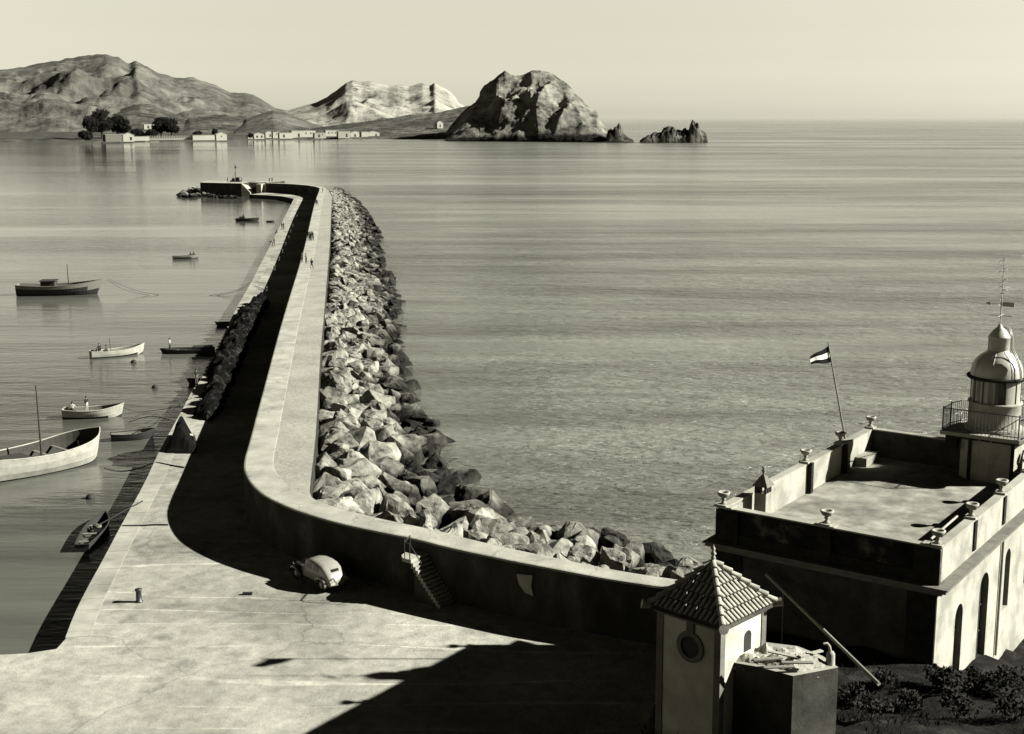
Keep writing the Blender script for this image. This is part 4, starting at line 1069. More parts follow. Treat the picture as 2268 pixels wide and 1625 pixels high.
# ------------------------------------------------------------------ car
def car():
    ra = P(752, 1301, ZQ); fr_ = P(672, 1264, ZQ)
    d = fr_ - ra; rz = math.atan2(d.y, d.x); c = (ra + fr_) / 2 + Vector((-.05, -.5, 0))
    root = empty('car', (c.x, c.y, ZQ), rz, 'small rounded old saloon car parked in the shade against the sea wall', 'car')
    root.scale = (1.08, 1.1, 1.08)
    def sec(x, zb, zt_, hw, n=20, p=4.2, taper=.90):
        out = []
        for j in range(n):
            a = 2 * math.pi * j / n; cx_, sx_ = math.cos(a), math.sin(a)
            y = hw * (abs(cx_) ** (2 / p)) * (1 if cx_ >= 0 else -1); zz = (zb + zt_) / 2 + (zt_ - zb) / 2 * (abs(sx_) ** (2 / p)) * (1 if sx_ >= 0 else -1)
            k = (zz - zb) / (zt_ - zb); y *= lerp(1, taper, k)
            out.append(Vector((x, y, zz)))
        return out
    S = [(-1.98, .45, .62, .42), (-1.92, .36, .82, .58), (-1.75, .32, 1.04, .66), (-1.5, .3, 1.26, .70), (-1.15, .3, 1.43, .72), (-.7, .3, 1.52, .73), (-.2, .3, 1.54, .73), (.2, .3, 1.50, .72), (.42, .3, 1.36, .70), (.62, .3, 1.05, .66),
         (.75, .3, .98, .56), (1.2, .32, .94, .46), (1.6, .35, .90, .38), (1.85, .4, .84, .32), (1.92, .48, .74, .26)]
    MB().loft([sec(*s_) for s_ in S]).build('body', M['carpaint'], root)
    for x, y in ((-1.3, .62), (-1.3, -.62), (1.3, .60), (1.3, -.60)):
        q = MB(); s_ = [];
        for k in range(13):
            a = math.pi * k / 12; s_.append((x + .52 * math.cos(a), .34 + .48 * math.sin(a) ** .8))
        for (x0, z0), (x1, z1) in zip(s_, s_[1:]):
            q.add([(x0, y - .17, z0), (x1, y - .17, z1), (x1, y + .17, z1), (x0, y + .17, z0), (x0 * .96 + x * .04, y - .19, z0 - .10), (x1 * .96 + x * .04, y - .19, z1 - .10), (x1 * .96 + x * .04, y + .19, z1 - .10), (x0 * .96 + x * .04, y + .19, z0 - .10)],
                  [(0, 1, 2, 3), (0, 4, 5, 1), (3, 2, 6, 7)], 0, True)
        q.build('fender', M['carpaint'] if x < 0 else M['cardark'], root)
        w = MB(); w.lathe([(.20, -.09), (.33, -.09), (.36, -.05), (.36, .05), (.33, .09), (.20, .09)], 22); w.xf(Matrix.Translation((x, y * 1.05, .36)) @ Matrix.Rotation(R(90), 4, 'X')); wo_ = w.build('wheel', M['tyre'], root)
        r2 = MB(); r2.lathe([(.01, -.06), (.12, -.07), (.20, -.03), (.20, .03), (.12, .07), (.01, .06)], 18); r2.xf(Matrix.Translation((x, y * 1.05, .36)) @ Matrix.Rotation(R(90), 4, 'X')); ro = r2.build('rim', M['metal'], wo_)
    for s_ in (-1, 1):
        q = MB(); q.box(-.8, .8, s_ * .62 - .14, s_ * .62 + .14, .28, .33); q.build('running_board', M['cardark'], root)
        for x0, x1 in ((-1.05, -.5), (-.42, .2)):
            q = MB(); yb_, yt_ = s_ * .672, s_ * .655
            q.add([(x0, yb_ + s_ * .012, 1.02), (x1, yb_ + s_ * .012, 1.02), (x1 - .04, yt_ + s_ * .012, 1.32), (x0 + .06, yt_ + s_ * .012, 1.32)], [(0, 1, 2, 3) if s_ > 0 else (3, 2, 1, 0)]); q.build('side_window', M['glass'], root)
        q = MB(); q.lathe([(.01, .12), (.09, .08), (.12, 0), (.11, -.06), (.01, -.1)], 14); q.xf(Matrix.Translation((1.72, s_ * .45, .80)) @ Matrix.Rotation(R(-90), 4, 'Y')); q.build('headlight', M['chrome'], root)
        q = MB(); q.box(-1.97, -1.90, s_ * .5 - .05, s_ * .5 + .05, .62, .74); q.build('tail_light', M['white'], root)
    q = MB(); q.box(-.22, .22, -.012, .012, -.08, .08); q.xf(Matrix.Translation((-1.66, 0, 1.16)) @ Matrix.Rotation(R(90), 4, 'Z') @ Matrix.Rotation(R(42), 4, 'X')); q.build('rear_window', M['glass'], root)
    q = MB(); q.tube([(-1.99, -.62, .42), (-2.05, -.3, .42), (-2.05, .3, .42), (-1.99, .62, .42)], .045, 8); q.build('bumper', M['chrome'], root)
    q = MB(); q.tube([(1.95, -.6, .42), (2.03, -.3, .42), (2.03, .3, .42), (1.95, .6, .42)], .045, 8); q.build('bumper', M['chrome'], root)
    q = MB(); q.box(-2.02, -1.985, .12, .52, .44, .60); q.build('number_plate', M['white'], root)
    q = MB(); q.box(.50, .56, -.48, .48, 1.08, 1.34); q.xf(Matrix.Translation((.03, 0, 0))); q.build('windscreen', M['glass'], root)
car()

# ------------------------------------------------------------------ lighthouse building
FLp = P(1590, 1120, 13.3); TH = R(-34.4)
lh = empty('lighthouse', (FLp.x, FLp.y, 0), TH, 'flat roofed lighthouse building with urns on its parapet and a round lantern', 'lighthouse')
LH_INV = (Matrix.Translation(lh.location) @ Matrix.Rotation(TH, 4, 'Z')).inverted()
def onplane_u(px, py, u):   # survey point onto the right wall plane
    o = LH_INV @ Vector((0, 0, H)); d = LH_INV.to_3x3() @ ray(px, py); t = (u - o.x) / d.x; return o + d * t
def onplane_v(px, py, v):
    o = LH_INV @ Vector((0, 0, H)); d = LH_INV.to_3x3() @ ray(px, py); t = (v - o.y) / d.y; return o + d * t
W_, D_ = 9.3, 16.9
zc, zp, zf = 11.62, 13.3, 11.86
# walls with arched openings on the sunlit right side
def arch_poly(y0, y1, z0, z1, n=10):
    r = (y1 - y0) / 2; c = (y0 + y1) / 2; zs = z1 - r
    return [(y0, z0), (y0, zs)] + [(c - r * math.cos(math.pi * k / n), zs + r * math.sin(math.pi * k / n)) for k in range(1, n)] + [(y1, zs), (y1, z0)]
ops = []
for (x0, x1, yt, yb) in ((2115.7, 2132, 1337.5, 1480), (2170.5, 2190, 1268.6, 1450), (2226.6, 2238, 1215, 1337)):
    a = onplane_u(x0, yt + 10, W_); b = onplane_u(x1, yt + 10, W_); tp = onplane_u((x0 + x1) / 2, yt, W_); bt = onplane_u((x0 + x1) / 2, yb, W_)
    ops.append((a.y, b.y, tp.z, bt.z))
ops.append((ops[2][0] + 3.4, ops[2][1] + 3.4, ops[2][2], ops[2][3]))
mb = MB()
wz0 = 5.0
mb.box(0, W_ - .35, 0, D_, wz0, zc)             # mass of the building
# right wall skin 0.35 thick with holes: build columns between openings
ys = [0]
for y0, y1, z1, z0 in ops: ys += [y0, y1]
ys.append(D_)
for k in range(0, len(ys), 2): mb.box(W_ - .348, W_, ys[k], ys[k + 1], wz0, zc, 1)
for (y0, y1, z1, z0) in ops:
    if z0 > wz0 + .5 and (y0, y1, z1, z0) in ops[2:]: mb.box(W_ - .348, W_, y0, y1, wz0, z0, 1)
    ap = arch_poly(y0, y1, z0, z1)
    arc = ap[1:-1]; n = len(arc)
    vs = [(W_, y, z) for y, z in arc] + [(W_, y, zc) for y, z in arc]; fs_ = [(i, i + 1, n + i + 1, n + i) for i in range(n - 1)]
    mb.add(vs, fs_, 1)
    vs = [(W_ - .34, y, z) for y, z in arc] + [(W_, y, z) for y, z in arc]; mb.add(vs, [(i, i + 1, n + i + 1, n + i) for i in range(n - 1)], 1)
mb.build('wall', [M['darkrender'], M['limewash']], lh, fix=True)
for k, (y0, y1, z1, z0) in enumerate(ops):
    nm_ = 'door' if k < 2 else 'window'
    ap = arch_poly(y0 + .02, y1 - .02, z0 if k > 1 else wz0, z1 - .02)
    q = MB(); q.add([(W_ - .26, y, z) for y, z in ap], [tuple(range(len(ap)))]); 
    dd = q.build(nm_, M['dark'] if k < 2 else M['glass'], lh)
    q = MB(); q.box(W_ - .25, W_ - .21, (y0 + y1) / 2 - .03, (y0 + y1) / 2 + .03, z0 if k > 1 else wz0, z1 - .03)
    for zz in (.33, .66): q.box(W_ - .25, W_ - .215, y0 + .02, y1 - .02, lerp(z0, z1 - .4, zz), lerp(z0, z1 - .4, zz) + .05)
    q.build('frame', M['darkwood'], dd)
for x0, x1 in ((-.06, 1.15), (W_ - 1.15, W_ - .02)):
    q = MB(); q.box(x0, x1, -.07, 0.0, wz0, zc); q.build('pilaster', M['darkstone'], lh)
# cornice
q = MB(); q.box(-.38, W_ + .42, -.38, D_ + .38, zc, zc + .14); q.box(-.2, W_ + .2, -.2, D_ + .2, zc - .16, zc - .002); q.box(-.46, W_ + .50, -.46, D_ + .46, zc + .141, zc + .2)
q.build('cornice', M['greystone'], lh)
# plinth course above the cornice and parapet walls
q = MB(); t_ = .32; uc_b = 5.6
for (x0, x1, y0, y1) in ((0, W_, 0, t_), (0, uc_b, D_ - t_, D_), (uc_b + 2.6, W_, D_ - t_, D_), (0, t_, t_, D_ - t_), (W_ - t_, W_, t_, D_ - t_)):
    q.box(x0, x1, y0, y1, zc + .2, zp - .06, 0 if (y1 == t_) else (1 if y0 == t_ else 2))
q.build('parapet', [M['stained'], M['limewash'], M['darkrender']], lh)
q = MB()
q.box(-.05, W_ + .05, -.05, t_ + .02, zp - .06, zp); q.box(-.05, W_ + .05, D_ - t_ - .02, D_ + .05, zp - .06, zp)
q.box(-.05, t_ + .02, t_ + .02, D_ - t_ - .02, zp - .06, zp); q.box(W_ - t_ - .02, W_ + .05, t_ + .02, D_ - t_ - .02, zp - .06, zp)
q.build('parapet_coping', M['coping'], lh)
q = MB(); q.box(-.06, W_ + .04, -.06, 0, zc + .2, zc + .62); q.build('plinth', M['darkstone'], lh)
q = MB(); q.box(t_, W_ - t_, t_, D_ - t_, zc + .01, zf); q.build('roof_terrace', M['terrace'], lh)
def urn_at(x, y):
    q = MB(); q.box(-.27, .27, -.27, .27, 0, .10); q.lathe([(.16, .10), (.17, .14), (.09, .2), (.07, .27), (.13, .32), (.09, .36), (.12, .40), (.24, .47), (.27, .54), (.31, .60), (.31, .65), (.22, .66), (.18, .58), (.01, .52)], 18)
    o = q.build('urn', M['limewash'], lh); o.location = (x, y, zp); o.scale = (.88, .88, .92); return o
urns = [(.16, .16), (4.7, .16), (W_ - .16, .16)] + [(W_ - .16, .16 + 4.17 * k) for k in (1, 2, 3, 4)] + [(.16, .16 + 4.17 * k) for k in (2, 3, 4)]
urns[-1] = (.16, D_ - .16); urns[6] = (W_ - .16, D_ - .16)
for u, v in urns: urn_at(u, v)
# pilasters under the urns
def dark_pil(x0, x1, y0, y1, z0, z1):
    q = MB(); q.box(x0, x1, y0, y1, z0, z1); 
    q.build('pilaster', M['darkstone'], lh)
for k in (1, 2, 3):
    v = .16 + 4.17 * k; dark_pil(W_, W_ + .07, v - .16, v + .16, zc + .35, zp - .1)
for k in (2, 3):
    v = .16 + 4.17 * k; dark_pil(t_, t_ + .22, v - .13, v + .13, zf + .02, zp + .02)
for u in (.45, 4.7, W_ - .45): dark_pil(u - .5 if u != 4.7 else u - .3, u + .5 if u != 4.7 else u + .3, -.10, -.062, zc + .2, zp - .08)
for u in (.25, 4.7, W_ - .3):
    q = MB(); q.box(u - .42, u + .42, -.12, t_ + .06, zp + .001, zp + .05); q.build('cap_slab', M['coping'], lh)
# chimney on the left parapet
cc_ = onplane_u(1684, 1100, .75)
ch = MB(); cx_, cy_ = .85, cc_.y
ch.box(cx_ - .27, cx_ + .27, cy_ - .27, cy_ + .27, zf, 13.45); co = ch.build('chimney', M['limewash'], lh)
q = MB()
for a, b in ((-1, -1), (1, -1), (-1, 1), (1, 1), (0, -1), (1, 0), (-1, 0)): q.box(cx_ + a * .22 - .05, cx_ + a * .22 + .05, cy_ + b * .22 - .05, cy_ + b * .22 + .05, 13.45, 13.75)
q.build('louvre', M['dark'], co)
q = MB(); s_ = .36
q.add([(cx_ - s_, cy_ - s_, 13.75), (cx_ + s_, cy_ - s_, 13.75), (cx_ + s_, cy_ + s_, 13.75), (cx_ - s_, cy_ + s_, 13.75), (cx_, cy_, 14.3)], [(0, 1, 4), (1, 2, 4), (2, 3, 4), (3, 0, 4), (3, 2, 1, 0)])
q.lathe([(.05, 14.2), (.04, 14.32), (.1, 14.4), (.03, 14.46), (.1, 14.52), (.01, 14.56)], 10, 0, (cx_, cy_, 0)); q.build('cap', M['greystone'], co)
q = MB(); q.box(t_ + .002, 1.1, cy_ - 1.6, cy_ - .35, zf + .001, zf + .35); q.build('ledge', M['limewash'], lh)
q = MB(); q.box(.33, .95, D_ - 2.6, D_ - 1.0, zf, zf + .45); q.build('bench', M['limewash'], lh)
# pipe lying on the right parapet
q = MB(); q.tube([(W_ - .6, .7, zp + .02), (W_ - .55, 3.7, zp + .16)], .05, 8); q.build('drain_pipe', M['limewash'], lh)
dp = onplane_u(2219, 1235, W_ + .08)
q = MB(); q.tube([(W_ + .08, dp.y, zc), (W_ + .08, dp.y, wz0 + 1)], .06, 8); q.build('drain_pipe', M['coping'], lh)

# tower and lantern
zg = 14.2
ax = None
best = None
for k in range(400):
    u = 4 + k * .01; v = 16.5
    w = Matrix.Translation(lh.location) @ Matrix.Rotation(TH, 4, 'Z') @ Vector((u, v, zg))
    px = unp(w)[0]
    if best is None or abs(px - 2199) < best[0]: best = (abs(px - 2199), u)
uc, vc = best[1], 16.5
tw = empty('tower', (0, 0, 0)); bpy.data.objects.remove(tw)
body = [(-1.25, -.95), (-.7, -1.5), (1.45, -1.5), (1.45, 1.5), (-1.25, 1.5)]
q = MB(); q.prism([(uc + a, vc + b) for a, b in body], 5, zg - .28); q.build('tower', M['limewash'], lh)
for a, b in ((-.72, -1.5), (1.3, -1.5)): MB().box(uc + a, uc + a + .17, vc + b - .05, vc + b + .0, zf, zg - .3).build('tower_trim', M['darkstone'], lh)
gal = [(-2.0, -1.9), (1.75, -1.9), (2.0, -1.6), (2.0, 1.6), (1.6, 2.0), (-1.3, 2.0), (-2.0, -.6)]
q = MB(); q.prism([(uc + a, vc + b) for a, b in gal], zg - .18, zg, 0); q.prism([(uc + a * .86, vc + b * .86) for a, b in gal], zg - .34, zg - .182, 1)
q.build('gallery', [M['coping'], M['darkstone']], lh)
for a, b in ((-1.75, -1.2), (-1.5, .2)):
    q = MB(); q.box(uc + a - .15, uc + a + .45, vc + b - .15, vc + b + .15, zg - .95, zg - .345); q.build('bracket', M['darkstone'], lh)
rails = MB(); hr = 1.12; g2 = [(a * .96, b * .96) for a, b in gal]
for i in range(len(g2)):
    a, b = Vector((*g2[i], 0)), Vector((*g2[(i + 1) % len(g2)], 0)); off = Vector((uc, vc, zg)); n = max(1, int((b - a).length / .17))
    for hh_ in (hr, .12, ): rails.tube([a + off + Vector((0, 0, hh_)), b + off + Vector((0, 0, hh_))], .025, 5)
    for k in range(n): 
        p = a.lerp(b, k / n) + off; rails.tube([p, p + Vector((0, 0, hr + (.08 if k == 0 else 0)))], .032 if k == 0 else .013, 4)
rails.build('railing', M['iron'], lh)
rl_ = 1.22
q = MB(); q.lathe([(rl_ + .18, 0), (rl_ + .18, .10), (rl_ + .04, .16), (rl_, .2), (rl_, 1.25), (rl_ + .05, 1.3), (rl_ + .05, 1.38), (rl_ - .08, 1.40), (.01, 1.4)], 40, 0, (uc, vc, zg)); lr = q.build('lantern_room', M['limewash'], lh)
q = MB(); q.lathe([(rl_ - .12, 1.4), (rl_ - .12, 2.5)], 40, 0, (uc, vc, zg)); q.build('glazing', M['lanternglass'], lr)
for k in range(12):
    a = k * math.pi / 6 + .2; q = MB(); q.box(-.03, .03, -.04, .04, 1.4, 2.52); q.xf(Matrix.Translation((uc + (rl_ - .07) * math.cos(a), vc + (rl_ - .07) * math.sin(a), zg)) @ Matrix.Rotation(a, 4, 'Z')); q.build('mullion', M['metal'], lr)
# solid landward panel of the lantern (sun side) 
q = MB(); q.lathe([(rl_ - .08, 1.4), (rl_ - .08, 2.5)], 14, 0, (uc, vc, zg), a0=R(-50), a1=R(15)); q.build('blind_panel', M['limewash'], lr)
q = MB(); q.lathe([(.1, 1.4), (.28, 1.6), (.3, 2.2), (.1, 2.4)], 14, 0, (uc, vc, zg)); q.build('lamp_lens', M['glass'], lr)
ze = zg + 2.5
q = MB(); q.lathe([(rl_ - .15, -.05), (rl_ + .12, .0), (rl_ + .20, .10), (rl_ + .16, .14), (rl_ + .02, .15)], 40, 0, (uc, vc, ze)); q.build('gutter', M['darkstone'], lr)
pr = [(rl_ + .02, .13), (rl_ + .0, .35), (rl_ - .06, .62), (rl_ - .20, .88), (rl_ - .42, 1.10), (rl_ - .68, 1.28), (.48, 1.38), (.46, 1.40)]
q = MB(); q.lathe(pr, 40, 0, (uc, vc, ze)); dm = q.build('dome', M['metal'], lh)
for k in range(8):
    a = k * math.pi / 4 + .1; q = MB(); q.tube([(uc + r * 1.004 * math.cos(a), vc + r * 1.004 * math.sin(a), ze + z) for r, z in pr], .016, 5); q.build('rib', M['metal'], dm)
q = MB(); q.lathe([(.47, 1.38), (.5, 1.42), (.5, 1.98), (.53, 2.0), (.5, 2.06), (.30, 2.35), (.12, 2.5), (.07, 2.62), (.01, 2.64)], 28, 0, (uc, vc, ze)); q.build('ventilator', M['metal'], dm)
q = MB(); q.tube([(uc, vc, ze + 2.55), (uc, vc, ze + 3.9)], .03, 6); q.tube([(uc - .55, vc, ze + 3.05), (uc + .55, vc, ze + 3.05)], .02, 5); q.tube([(uc, vc - .5, ze + 3.05), (uc, vc + .5, ze + 3.05)], .02, 5)
q.box(uc + .05, uc + .6, vc - .01, vc + .01, ze + 3.5, ze + 3.72); q.tube([(uc + .1, vc, ze + 3.6), (uc - .6, vc, ze + 3.6)], .02, 5)
q.add([(uc - .75, vc, ze + 3.6), (uc - .55, vc, ze + 3.7), (uc - .55, vc, ze + 3.5), (uc - .66, vc + .02, ze + 3.6)], [(0, 1, 2), (0, 2, 3), (0, 3, 1)]); q.build('weather_vane', M['metal'], dm)
q = MB(); zb_ = ze + 3.95; q.tube([(uc, vc, ze + 3.85), (uc, vc, zb_ + 1.9)], .018, 5)
for k in range(11):
    ca, cz, rr_ = .12 * math.sin(k * 1.9), zb_ + .1 + k * .17, .09 + .03 * math.sin(k * 2.3)
    q.tube([(uc + ca + rr_ * math.cos(t * math.pi / 5), vc, cz + rr_ * math.sin(t * math.pi / 5)) for t in range(9 if k % 2 else 8)], .014, 5)
q.build('scroll_finial', M['metal'], dm)
q = MB()
for s_ in (-.1, .1):
    q.tube([(uc + .25, vc - .2 + s_, ze + 2.55), (uc + .55, vc - .35 + s_, ze + 2.5), (uc + .72, vc - .42 + s_, ze + 2.1), (uc + .74, vc - .42 + s_, ze + 1.6), (uc + 1.0, vc - .5 + s_, ze + 1.2), (uc + 1.25, vc - .6 + s_, ze + .6), (uc + 1.32, vc - .62 + s_, ze + .15)], .03, 6)
q.build('ladder', M['metal'], dm)
for dx_ in (-.1, .45):
    MB().tube([(uc + dx_, vc - 1.9, zg), (uc + dx_ - .1, vc - 1.75, zf + .1)], .022, 5).build('drain_pipe', M['coping'], lh)

# flag and pole
fpb = Matrix.Translation(lh.location) @ Matrix.Rotation(TH, 4, 'Z') @ Vector((-.5, 14.3, 0))
kf = fpb.y
pb_ = Q(1869, 960, kf); ptp = Q(1833, 757, kf)
d = (ptp - pb_)
fp = empty('flagpole', pb_ - d * .35, 0, 'thin leaning flagpole flying a striped flag behind the lighthouse roof', 'flagpole')
MB().tube([(0, 0, 0), d * 1.35], .055, 8, 0, .03).build('pole', M['greywood'], fp)
def flag_pt(s, t):   # s along fly, t down hoist
    x = 1834 + 5.5 * t - (41 + 3 * t) * s; y = lerp(765 + 25 * s, 801 + 6 * s, t) + 1.5 * math.sin(s * 6)
    return Q(x, y, kf - 1.1 * s + .10 * math.sin(s * 8 + t)) - fp.location
for nm_, t0, t1, m_ in (('dark_stripe', 0, .34, 'flagred'), ('pale_stripe', .34, .68, 'flagwhite'), ('dark_stripe', .68, 1, 'flagred')):
    q = MB(); n = 14; vs = []
    for th_ in (0, .02):
        for i in range(n + 1):
            for j in range(3): vs.append(flag_pt(i / n, lerp(t0, t1, j / 2)) + Vector((0, th_, 0)))
    N = (n + 1) * 3
    for i in range(n):
        for j in range(2):
            a = i * 3 + j; 
            q.f.append([a, a + 3, a + 4, a + 1]); q.f.append([N + a + 1, N + a + 4, N + a + 3, N + a]); q.mi += [0, 0]; q.sm += [True, True]
    q.v = [tuple(v) for v in vs]; q.build('flag_' + nm_, M[m_], fp)

# ------------------------------------------------------------------ tiled hut
hz = 13.6
Lc, Fc, Rc = P(1436, 1345, hz), P(1613, 1402, hz), P(1702, 1335, hz)
ang = math.atan2(Fc.y - Lc.y, Fc.x - Lc.x); side = ((Fc - Lc).length + (Rc - Fc).length) / 2
cen = (Lc + Rc) / 2 + Vector((.10, 0, 0))
hut = empty('hut', (cen.x, cen.y, 0), ang, 'small square white hut with a pyramid tiled roof and round window', 'hut')
hs = side / 2 - .06; hw = hs - .24
q = MB(); q.box(-hw, hw, -hw, hw, 6.5, hz - .02); wl = q.build('wall', mat('bright_limewash', ((.3, .44), (.7, .5)), scale=1, detail=8, rough=.95, bump=.3, bscale=8, extra=mulmask(.8, .72, 1.05, .36, .56)), hut)
for sx in (-1, 1):
    for sy in (-1, 1):
        q = MB(); q.box(sx * hw - .13 + (-.0) , sx * hw + .13, sy * hw - .13, sy * hw + .13, 6.5, hz - .03) if False else q.box(min(sx * (hw + .03), sx * (hw - .22)), max(sx * (hw + .03), sx * (hw - .22)), min(sy * (hw + .03), sy * (hw - .22)), max(sy * (hw + .03), sy * (hw - .22)), 6.5, hz - .04)
        q.build('corner_strip', M['greystone'], hut)
q = MB(); q.box(-hw - .1, hw + .1, -hw - .1, hw + .1, hz - .16, hz - .021); q.build('eaves_moulding', M['greystone'], hut)
# round window facing the quay (local -y side)
cw = None
HINV = (Matrix.Translation(hut.location) @ Matrix.Rotation(ang, 4, 'Z')).inverted()
o0 = HINV @ Vector((0, 0, H)); dd_ = HINV.to_3x3() @ ray(1529, 1431); tt = (-hw - o0.y) / dd_.y; cw = o0 + dd_ * tt
ring = MB(); ri, ro_ = .36, .52
n = 32
for k in range(n):
    a, b = 2 * math.pi * k / n, 2 * math.pi * (k + 1) / n
    vs = [(cw.x + r * math.cos(t), -hw - dz, cw.z + r * math.sin(t)) for r, dz in ((ri, .0), (ri, .06), (ro_, .06), (ro_, 0)) for t in (a, b)]
    ring.add(vs, [(0, 1, 3, 2), (2, 3, 5, 4), (4, 5, 7, 6)])
ring.box(cw.x - .14, cw.x + .14, -hw - .07, -hw, cw.z + ro_ - .05, hz - .17)
rw = ring.build('round_window', M['greystone'], hut, fix=True)
q = MB(); q.add([(cw.x + ri * math.cos(2 * math.pi * k / n), -hw - .012, cw.z + ri * math.sin(2 * math.pi * k / n)) for k in range(n)], [tuple(range(n))]); q.build('pane', M['dark'], rw)
dd_ = HINV.to_3x3() @ ray(1655, 1414); tt = (hw - o0.x) / dd_.x; ca = o0 + dd_ * tt
ap = arch_poly(ca.y - .2, ca.y + .2, ca.z - .4, ca.z + .3)
q = MB(); q.add([(hw + .012, y, z) for y, z in ap], [tuple(range(len(ap)))]); q.build('arched_window', M['dark'], hut)
# tile roof
apex = Q(1570, 1247, cen.y).z
rise = apex - hz
q = MB(); s_ = hs + .02
q.add([(-s_, -s_, hz - .02), (s_, -s_, hz - .02), (s_, s_, hz - .02), (-s_, s_, hz - .02), (0, 0, apex - .05)], [(0, 1, 4), (1, 2, 4), (2, 3, 4), (3, 0, 4), (3, 2, 1, 0)], 1)
NC = 5
for f in range(4):
    rot = Matrix.Rotation(f * math.pi / 2, 4, 'Z'); ncol = 15; cwid = 2 * hs / ncol
    sl = math.hypot(hs, rise)
    for c in range(NC):
        t0, t1 = c / NC, (c + 1) / NC            # up the slope
        for k in range(ncol):
            xm = -hs + (k + .5) * cwid
            lim0 = hs * (1 - t0)
            if abs(xm) > lim0 - .01: continue
            t1k = min(t1 + .03, 1 - abs(xm) / hs)
            if t1k <= t0 + .02: continue
            def pt(t, lift, x_): return rot @ Vector((x_, -hs * (1 - t), hz + rise * t + lift))
            r = cwid * .36; seg = 5; lo, hi = [], []
            for a_ in range(seg + 1):
                an = math.pi * a_ / seg
                lo.append(pt(t0 - .01, .10 + r * math.sin(an) * .8, xm + r * math.cos(an) * 1.1)); hi.append(pt(t1k, .015 + r * math.sin(an) * .55, xm + r * math.cos(an) * .85))
            q.add(lo + hi, [(i, seg + 1 + i, seg + 2 + i, i + 1) for i in range(seg)], 0, True); q.add(lo, [tuple(range(seg + 1))], 1)
q.build('roof', [M['tile'], M['darkrender']], hut)
for f in range(4):
    a = R(45 + 90 * f); q = MB(); c_, sn = math.cos(a) * math.sqrt(2), math.sin(a) * math.sqrt(2)
    for k in range(7):
        t0, t1 = k / 7, (k + 1.12) / 7
        q.tube([(c_ * hs * (1 - t0), sn * hs * (1 - t0), hz + rise * t0 + .14), (c_ * hs * (1 - min(t1, 1)), sn * hs * (1 - min(t1, 1)), hz + rise * min(t1, 1) + .08)], .11, 8, 0, .08)
    q.build('ridge_tiles', M['tile'] , hut)
    q = MB(); q.tube([(c_ * (hs - .1), sn * (hs - .1), hz + .02), (c_ * (hs + .14), sn * (hs + .14), hz + .10)], .10, 8, 0, .16); q.build('corner_tile', M['limewash'], hut)
q = MB(); q.lathe([(.12, 0), (.1, .1), (.05, .15), (.09, .22), (.04, .28), (.10, .36), (.04, .44), (.07, .52), (.02, .6), (.01, .66)], 12, 0, (0, 0, apex - .02)); q.build('finial', M['limewash'], hut)

# ------------------------------------------------------------------ hillside at the lower right
def xb(Y): return interp([(10, -14), (30, -10), (37, 1.5), (44, 2.4), (50, 4.6), (60, 9.5), (68, 15), (74, 19)], Y)
mb = MB(); vs = []; st_ = .55; nx_, ny_ = 120, 128
for i in range(nx_ + 1):
    for j in range(ny_ + 1):
        X = -16 + i * st_; Y = 5 + j * st_
        z = 8.6 + max(0, 38.5 - Y) * .44 + noise.fractal(Vector((X, Y, 1)) * .28, .8, 2.1, 5) * .45
        z += .8 * smooth(44, 39, Y)
        lv = (LH_INV @ Vector((X, Y, 0)))
        z -= .27 * max(0, min(lv.y, 12)) + .5 * smooth(0, 3, lv.y)
        # falls behind the lighthouse and down to the quay on the left
        lft = smooth(-1.2, 1.6, X - xb(Y) + noise.noise(Vector((X, Y, 4)) * .5) * .6)
        z = lerp(-.5, z, lft)
        back = smooth(76 - (X - 10) * .35, 69 - (X - 10) * .35, Y)
        z = lerp(-2.5, z, back)
        z = min(z, 28.6 - .52 * max(Y, 0) if Y < 36 else z)
        vs.append((X, Y, z))
fs_ = [(i * (ny_ + 1) + j, (i + 1) * (ny_ + 1) + j, (i + 1) * (ny_ + 1) + j + 1, i * (ny_ + 1) + j + 1) for i in range(nx_) for j in range(ny_)]
mb.add(vs, fs_, 0, True)
tag(mb.build('hillside', M['soil']), kind='structure')
def terr(X, Y):
    i = min(nx_, max(0, int(round((X + 16) / st_)))); j = min(ny_, max(0, int(round((Y - 5) / st_)))); return vs_t[i * (ny_ + 1) + j][2]
vs_t = list(vs)
# pale rubble terrace beside the hut
ZA = 12.15
apol = [P(x, y, ZA) for x, y in ((1612, 1464), (1678, 1419), (1766, 1430), (1822, 1452), (1856, 1477), (1756, 1496), (1680, 1476))]
an = empty('annexe', (apol[0].x, apol[0].y, 7), 0, 'low flat roofed annexe with dark front wall joined to the right of the tiled hut', 'outbuilding')
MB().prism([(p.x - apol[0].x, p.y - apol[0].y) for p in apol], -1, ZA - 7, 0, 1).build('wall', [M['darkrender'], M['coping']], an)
heap('rubble', [(1622, 1462), (1680, 1424), (1764, 1433), (1818, 1453), (1845, 1474), (1758, 1490), (1684, 1472)], ZA + .004, .22, M['limewash'], 'pale rubble and broken slabs spread over the annexe roof', 'rubble', seed=5, amp=.45, sc=1.3, step=.13, falloff=.4)
for k, (x, y, a_) in enumerate(((1700, 1462, .3), (1735, 1452, -.4), (1765, 1470, .1), (1795, 1450, .6), (1725, 1480, .2))):
    q = MB(); q.box(-.5, .5, -.07, .07, -.02, .02); o = q.build('plank', M['white'] if k % 2 else M['greywood']); o.location = P(x, y - 4, ZA + .33); o.rotation_euler = (.06, .05, a_)
    tag(o, ('pale plank lying flat on the left part of the rubble', 'weathered plank lying slanted at the rubble top', 'pale plank at the front of the rubble', 'weathered plank near the white standpipe', 'lowest plank on the rubble heap')[k], 'plank')
vp = P(1838, 1470, ZA)
vr = empty('standpipe', vp, 0, 'white stub pillar with a bent pipe right of the rubble', 'pipe')
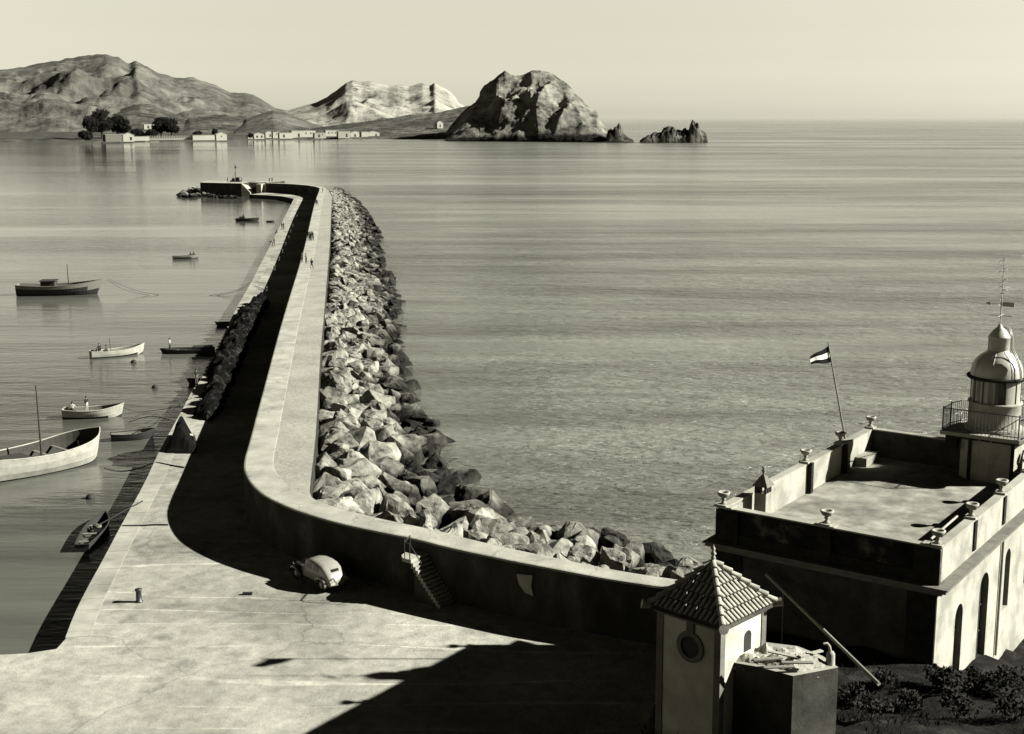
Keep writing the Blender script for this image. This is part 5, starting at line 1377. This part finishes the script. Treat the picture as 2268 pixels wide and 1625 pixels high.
MB().lathe([(.15, 0), (.14, .34), (.10, .42), (.01, .45)], 14).build('pillar', M['limewash'], vr)
MB().tube([(0, 0, .4), (-.05, 0, .6), (-.12, 0, .7), (-.24, 0, .68)], .045, 8).build('pipe', M['limewash'], vr)
# sloping white beam with a prop
b1 = onplane_v(1697, 1272, -.35); b1 = Matrix.Translation(lh.location) @ Matrix.Rotation(TH, 4, 'Z') @ b1
b2 = P(1946, 1514, 9.3)
br = empty('sloping_beam', b2, 0, 'long pale beam sloping down from the lighthouse wall to the hillside', 'beam')
dv = b1 - b2; q = MB(); q.tube([(0, 0, 0), dv], .095, 4); q.build('beam', M['coping'], br)
mid = dv * .83; q = MB(); q.tube([mid, mid + Vector((0, 0, -2.6))], .03, 6); q.build('prop', M['greywood'], br)

# bushes on the hillside
def bush(x, Y, r, label, ns=500):
    z = terr(x, Y); root = empty('bush', (x, Y, z), 0, label, 'bush')
    c = MB()
    for k in range(7):
        an = k * 2.4; leaf_cloud(c, (math.cos(an) * r * .5 * (k / 7) ** .5, math.sin(an) * r * .5 * (k / 7) ** .5, r * random.uniform(.35, .75)), r * random.uniform(.3, .45), ns // 7, .055 + r * .02)
    c.build('foliage', M['leaf'], root)
    t = MB()
    for k in range(6):
        an = k * 1.05; t.tube([(0, 0, -.1), (math.cos(an) * r * .45, math.sin(an) * r * .45, r * .7)], .02, 5, 0, .008)
    t.build('stem', M['bark'], root)
for px, py, r, lb in ((2075, 1490, .75, 'dark bush at the foot of the sunlit corner of the lighthouse'), (2110, 1500, .9, 'dark bush in front of the first arched door'), (2170, 1492, .8, 'dark bush below the second arched door'),
                      (2230, 1500, 1.0, 'dark bush at the right edge below the lighthouse'), (1960, 1480, .7, 'low bush where the pale beam meets the ground'), (1890, 1512, .8, 'dark bush in front of the standpipe'),
                      (2020, 1530, .8, 'dark bush midway along the bottom of the hillside'), (1700, 1540, .8, 'dark bush before the rubble heap'), (1780, 1560, .9, 'dark bush below the rubble, right of the hut'), (1650, 1580, .7, 'dark bush at the right corner of the hut'),
                      (2120, 1580, 1.0, 'broad bush at the bottom right of the hillside'), (2240, 1590, 1.0, 'bush in the lower right corner'), (1490, 1560, .6, 'small bush in front of the hut wall'), (1930, 1590, .9, 'bush at the bottom edge left of the broad one')):
    p = P(px, py, 9.2)
    bush(p.x, p.y, r, lb)
gc = MB(); rg = random.Random(3)
for _ in range(9000):
    X = rg.uniform(3, 32); Y = rg.uniform(34, 56)
    if X < xb(Y) + .8: continue
    loc = LH_INV @ Vector((X, Y, 9))
    if -.4 < loc.x < W_ + .4 and -.3 < loc.y < D_: continue
    hl = HINV @ Vector((X, Y, 9))
    if abs(hl.x) < hs and abs(hl.y) < hs: continue
    if noise.noise(Vector((X, Y, 7)) * .5) < -.05: continue
    z = terr(X, Y); 
    for k in range(3):
        an = rg.uniform(0, 6.28); l_ = rg.uniform(.1, .3); w_ = .02
        gc.add([(X - w_, Y, z - .05), (X + w_, Y, z - .05), (X + math.cos(an) * l_ * .6, Y + math.sin(an) * l_ * .6, z + l_)], [(0, 1, 2)])
tag(gc.build('dry_grass', M['leaf']), 'thin dark scrub and grass over the hillside', 'grass', kind='stuff')



# wash along the foot of the boulders
fm_ = MB(); rf = random.Random(11)
for k in range(420):
    sN = rf.uniform(lens[-1] * .35, lens[-1] * .98); a, b = at_s(sN); d = (b - a).normalized()
    p = b + d * (1.2 + abs(rf.gauss(0, 1.0))); L0 = rf.uniform(.15, .7); W0 = L0 * rf.uniform(.12, .3); an_ = rf.uniform(-.35, .35)
    ring_ = []
    for q_ in range(9):
        t_ = 2 * math.pi * q_ / 9; rr_ = rf.uniform(.6, 1.2)
        x_, y_ = math.cos(t_) * L0 * rr_, math.sin(t_) * W0 * rr_
        ring_.append((p.x + x_ * math.cos(an_) - y_ * math.sin(an_), p.y + x_ * math.sin(an_) + y_ * math.cos(an_), .012 + .0005 * k / 10))
    fm_.add(ring_, [tuple(range(9))])
tag(fm_.build('foam', mat('sea_foam', ((.35, .08), (.65, .24)), scale=4, rough=.9)), 'thin broken wash along the foot of the boulders', kind='stuff')
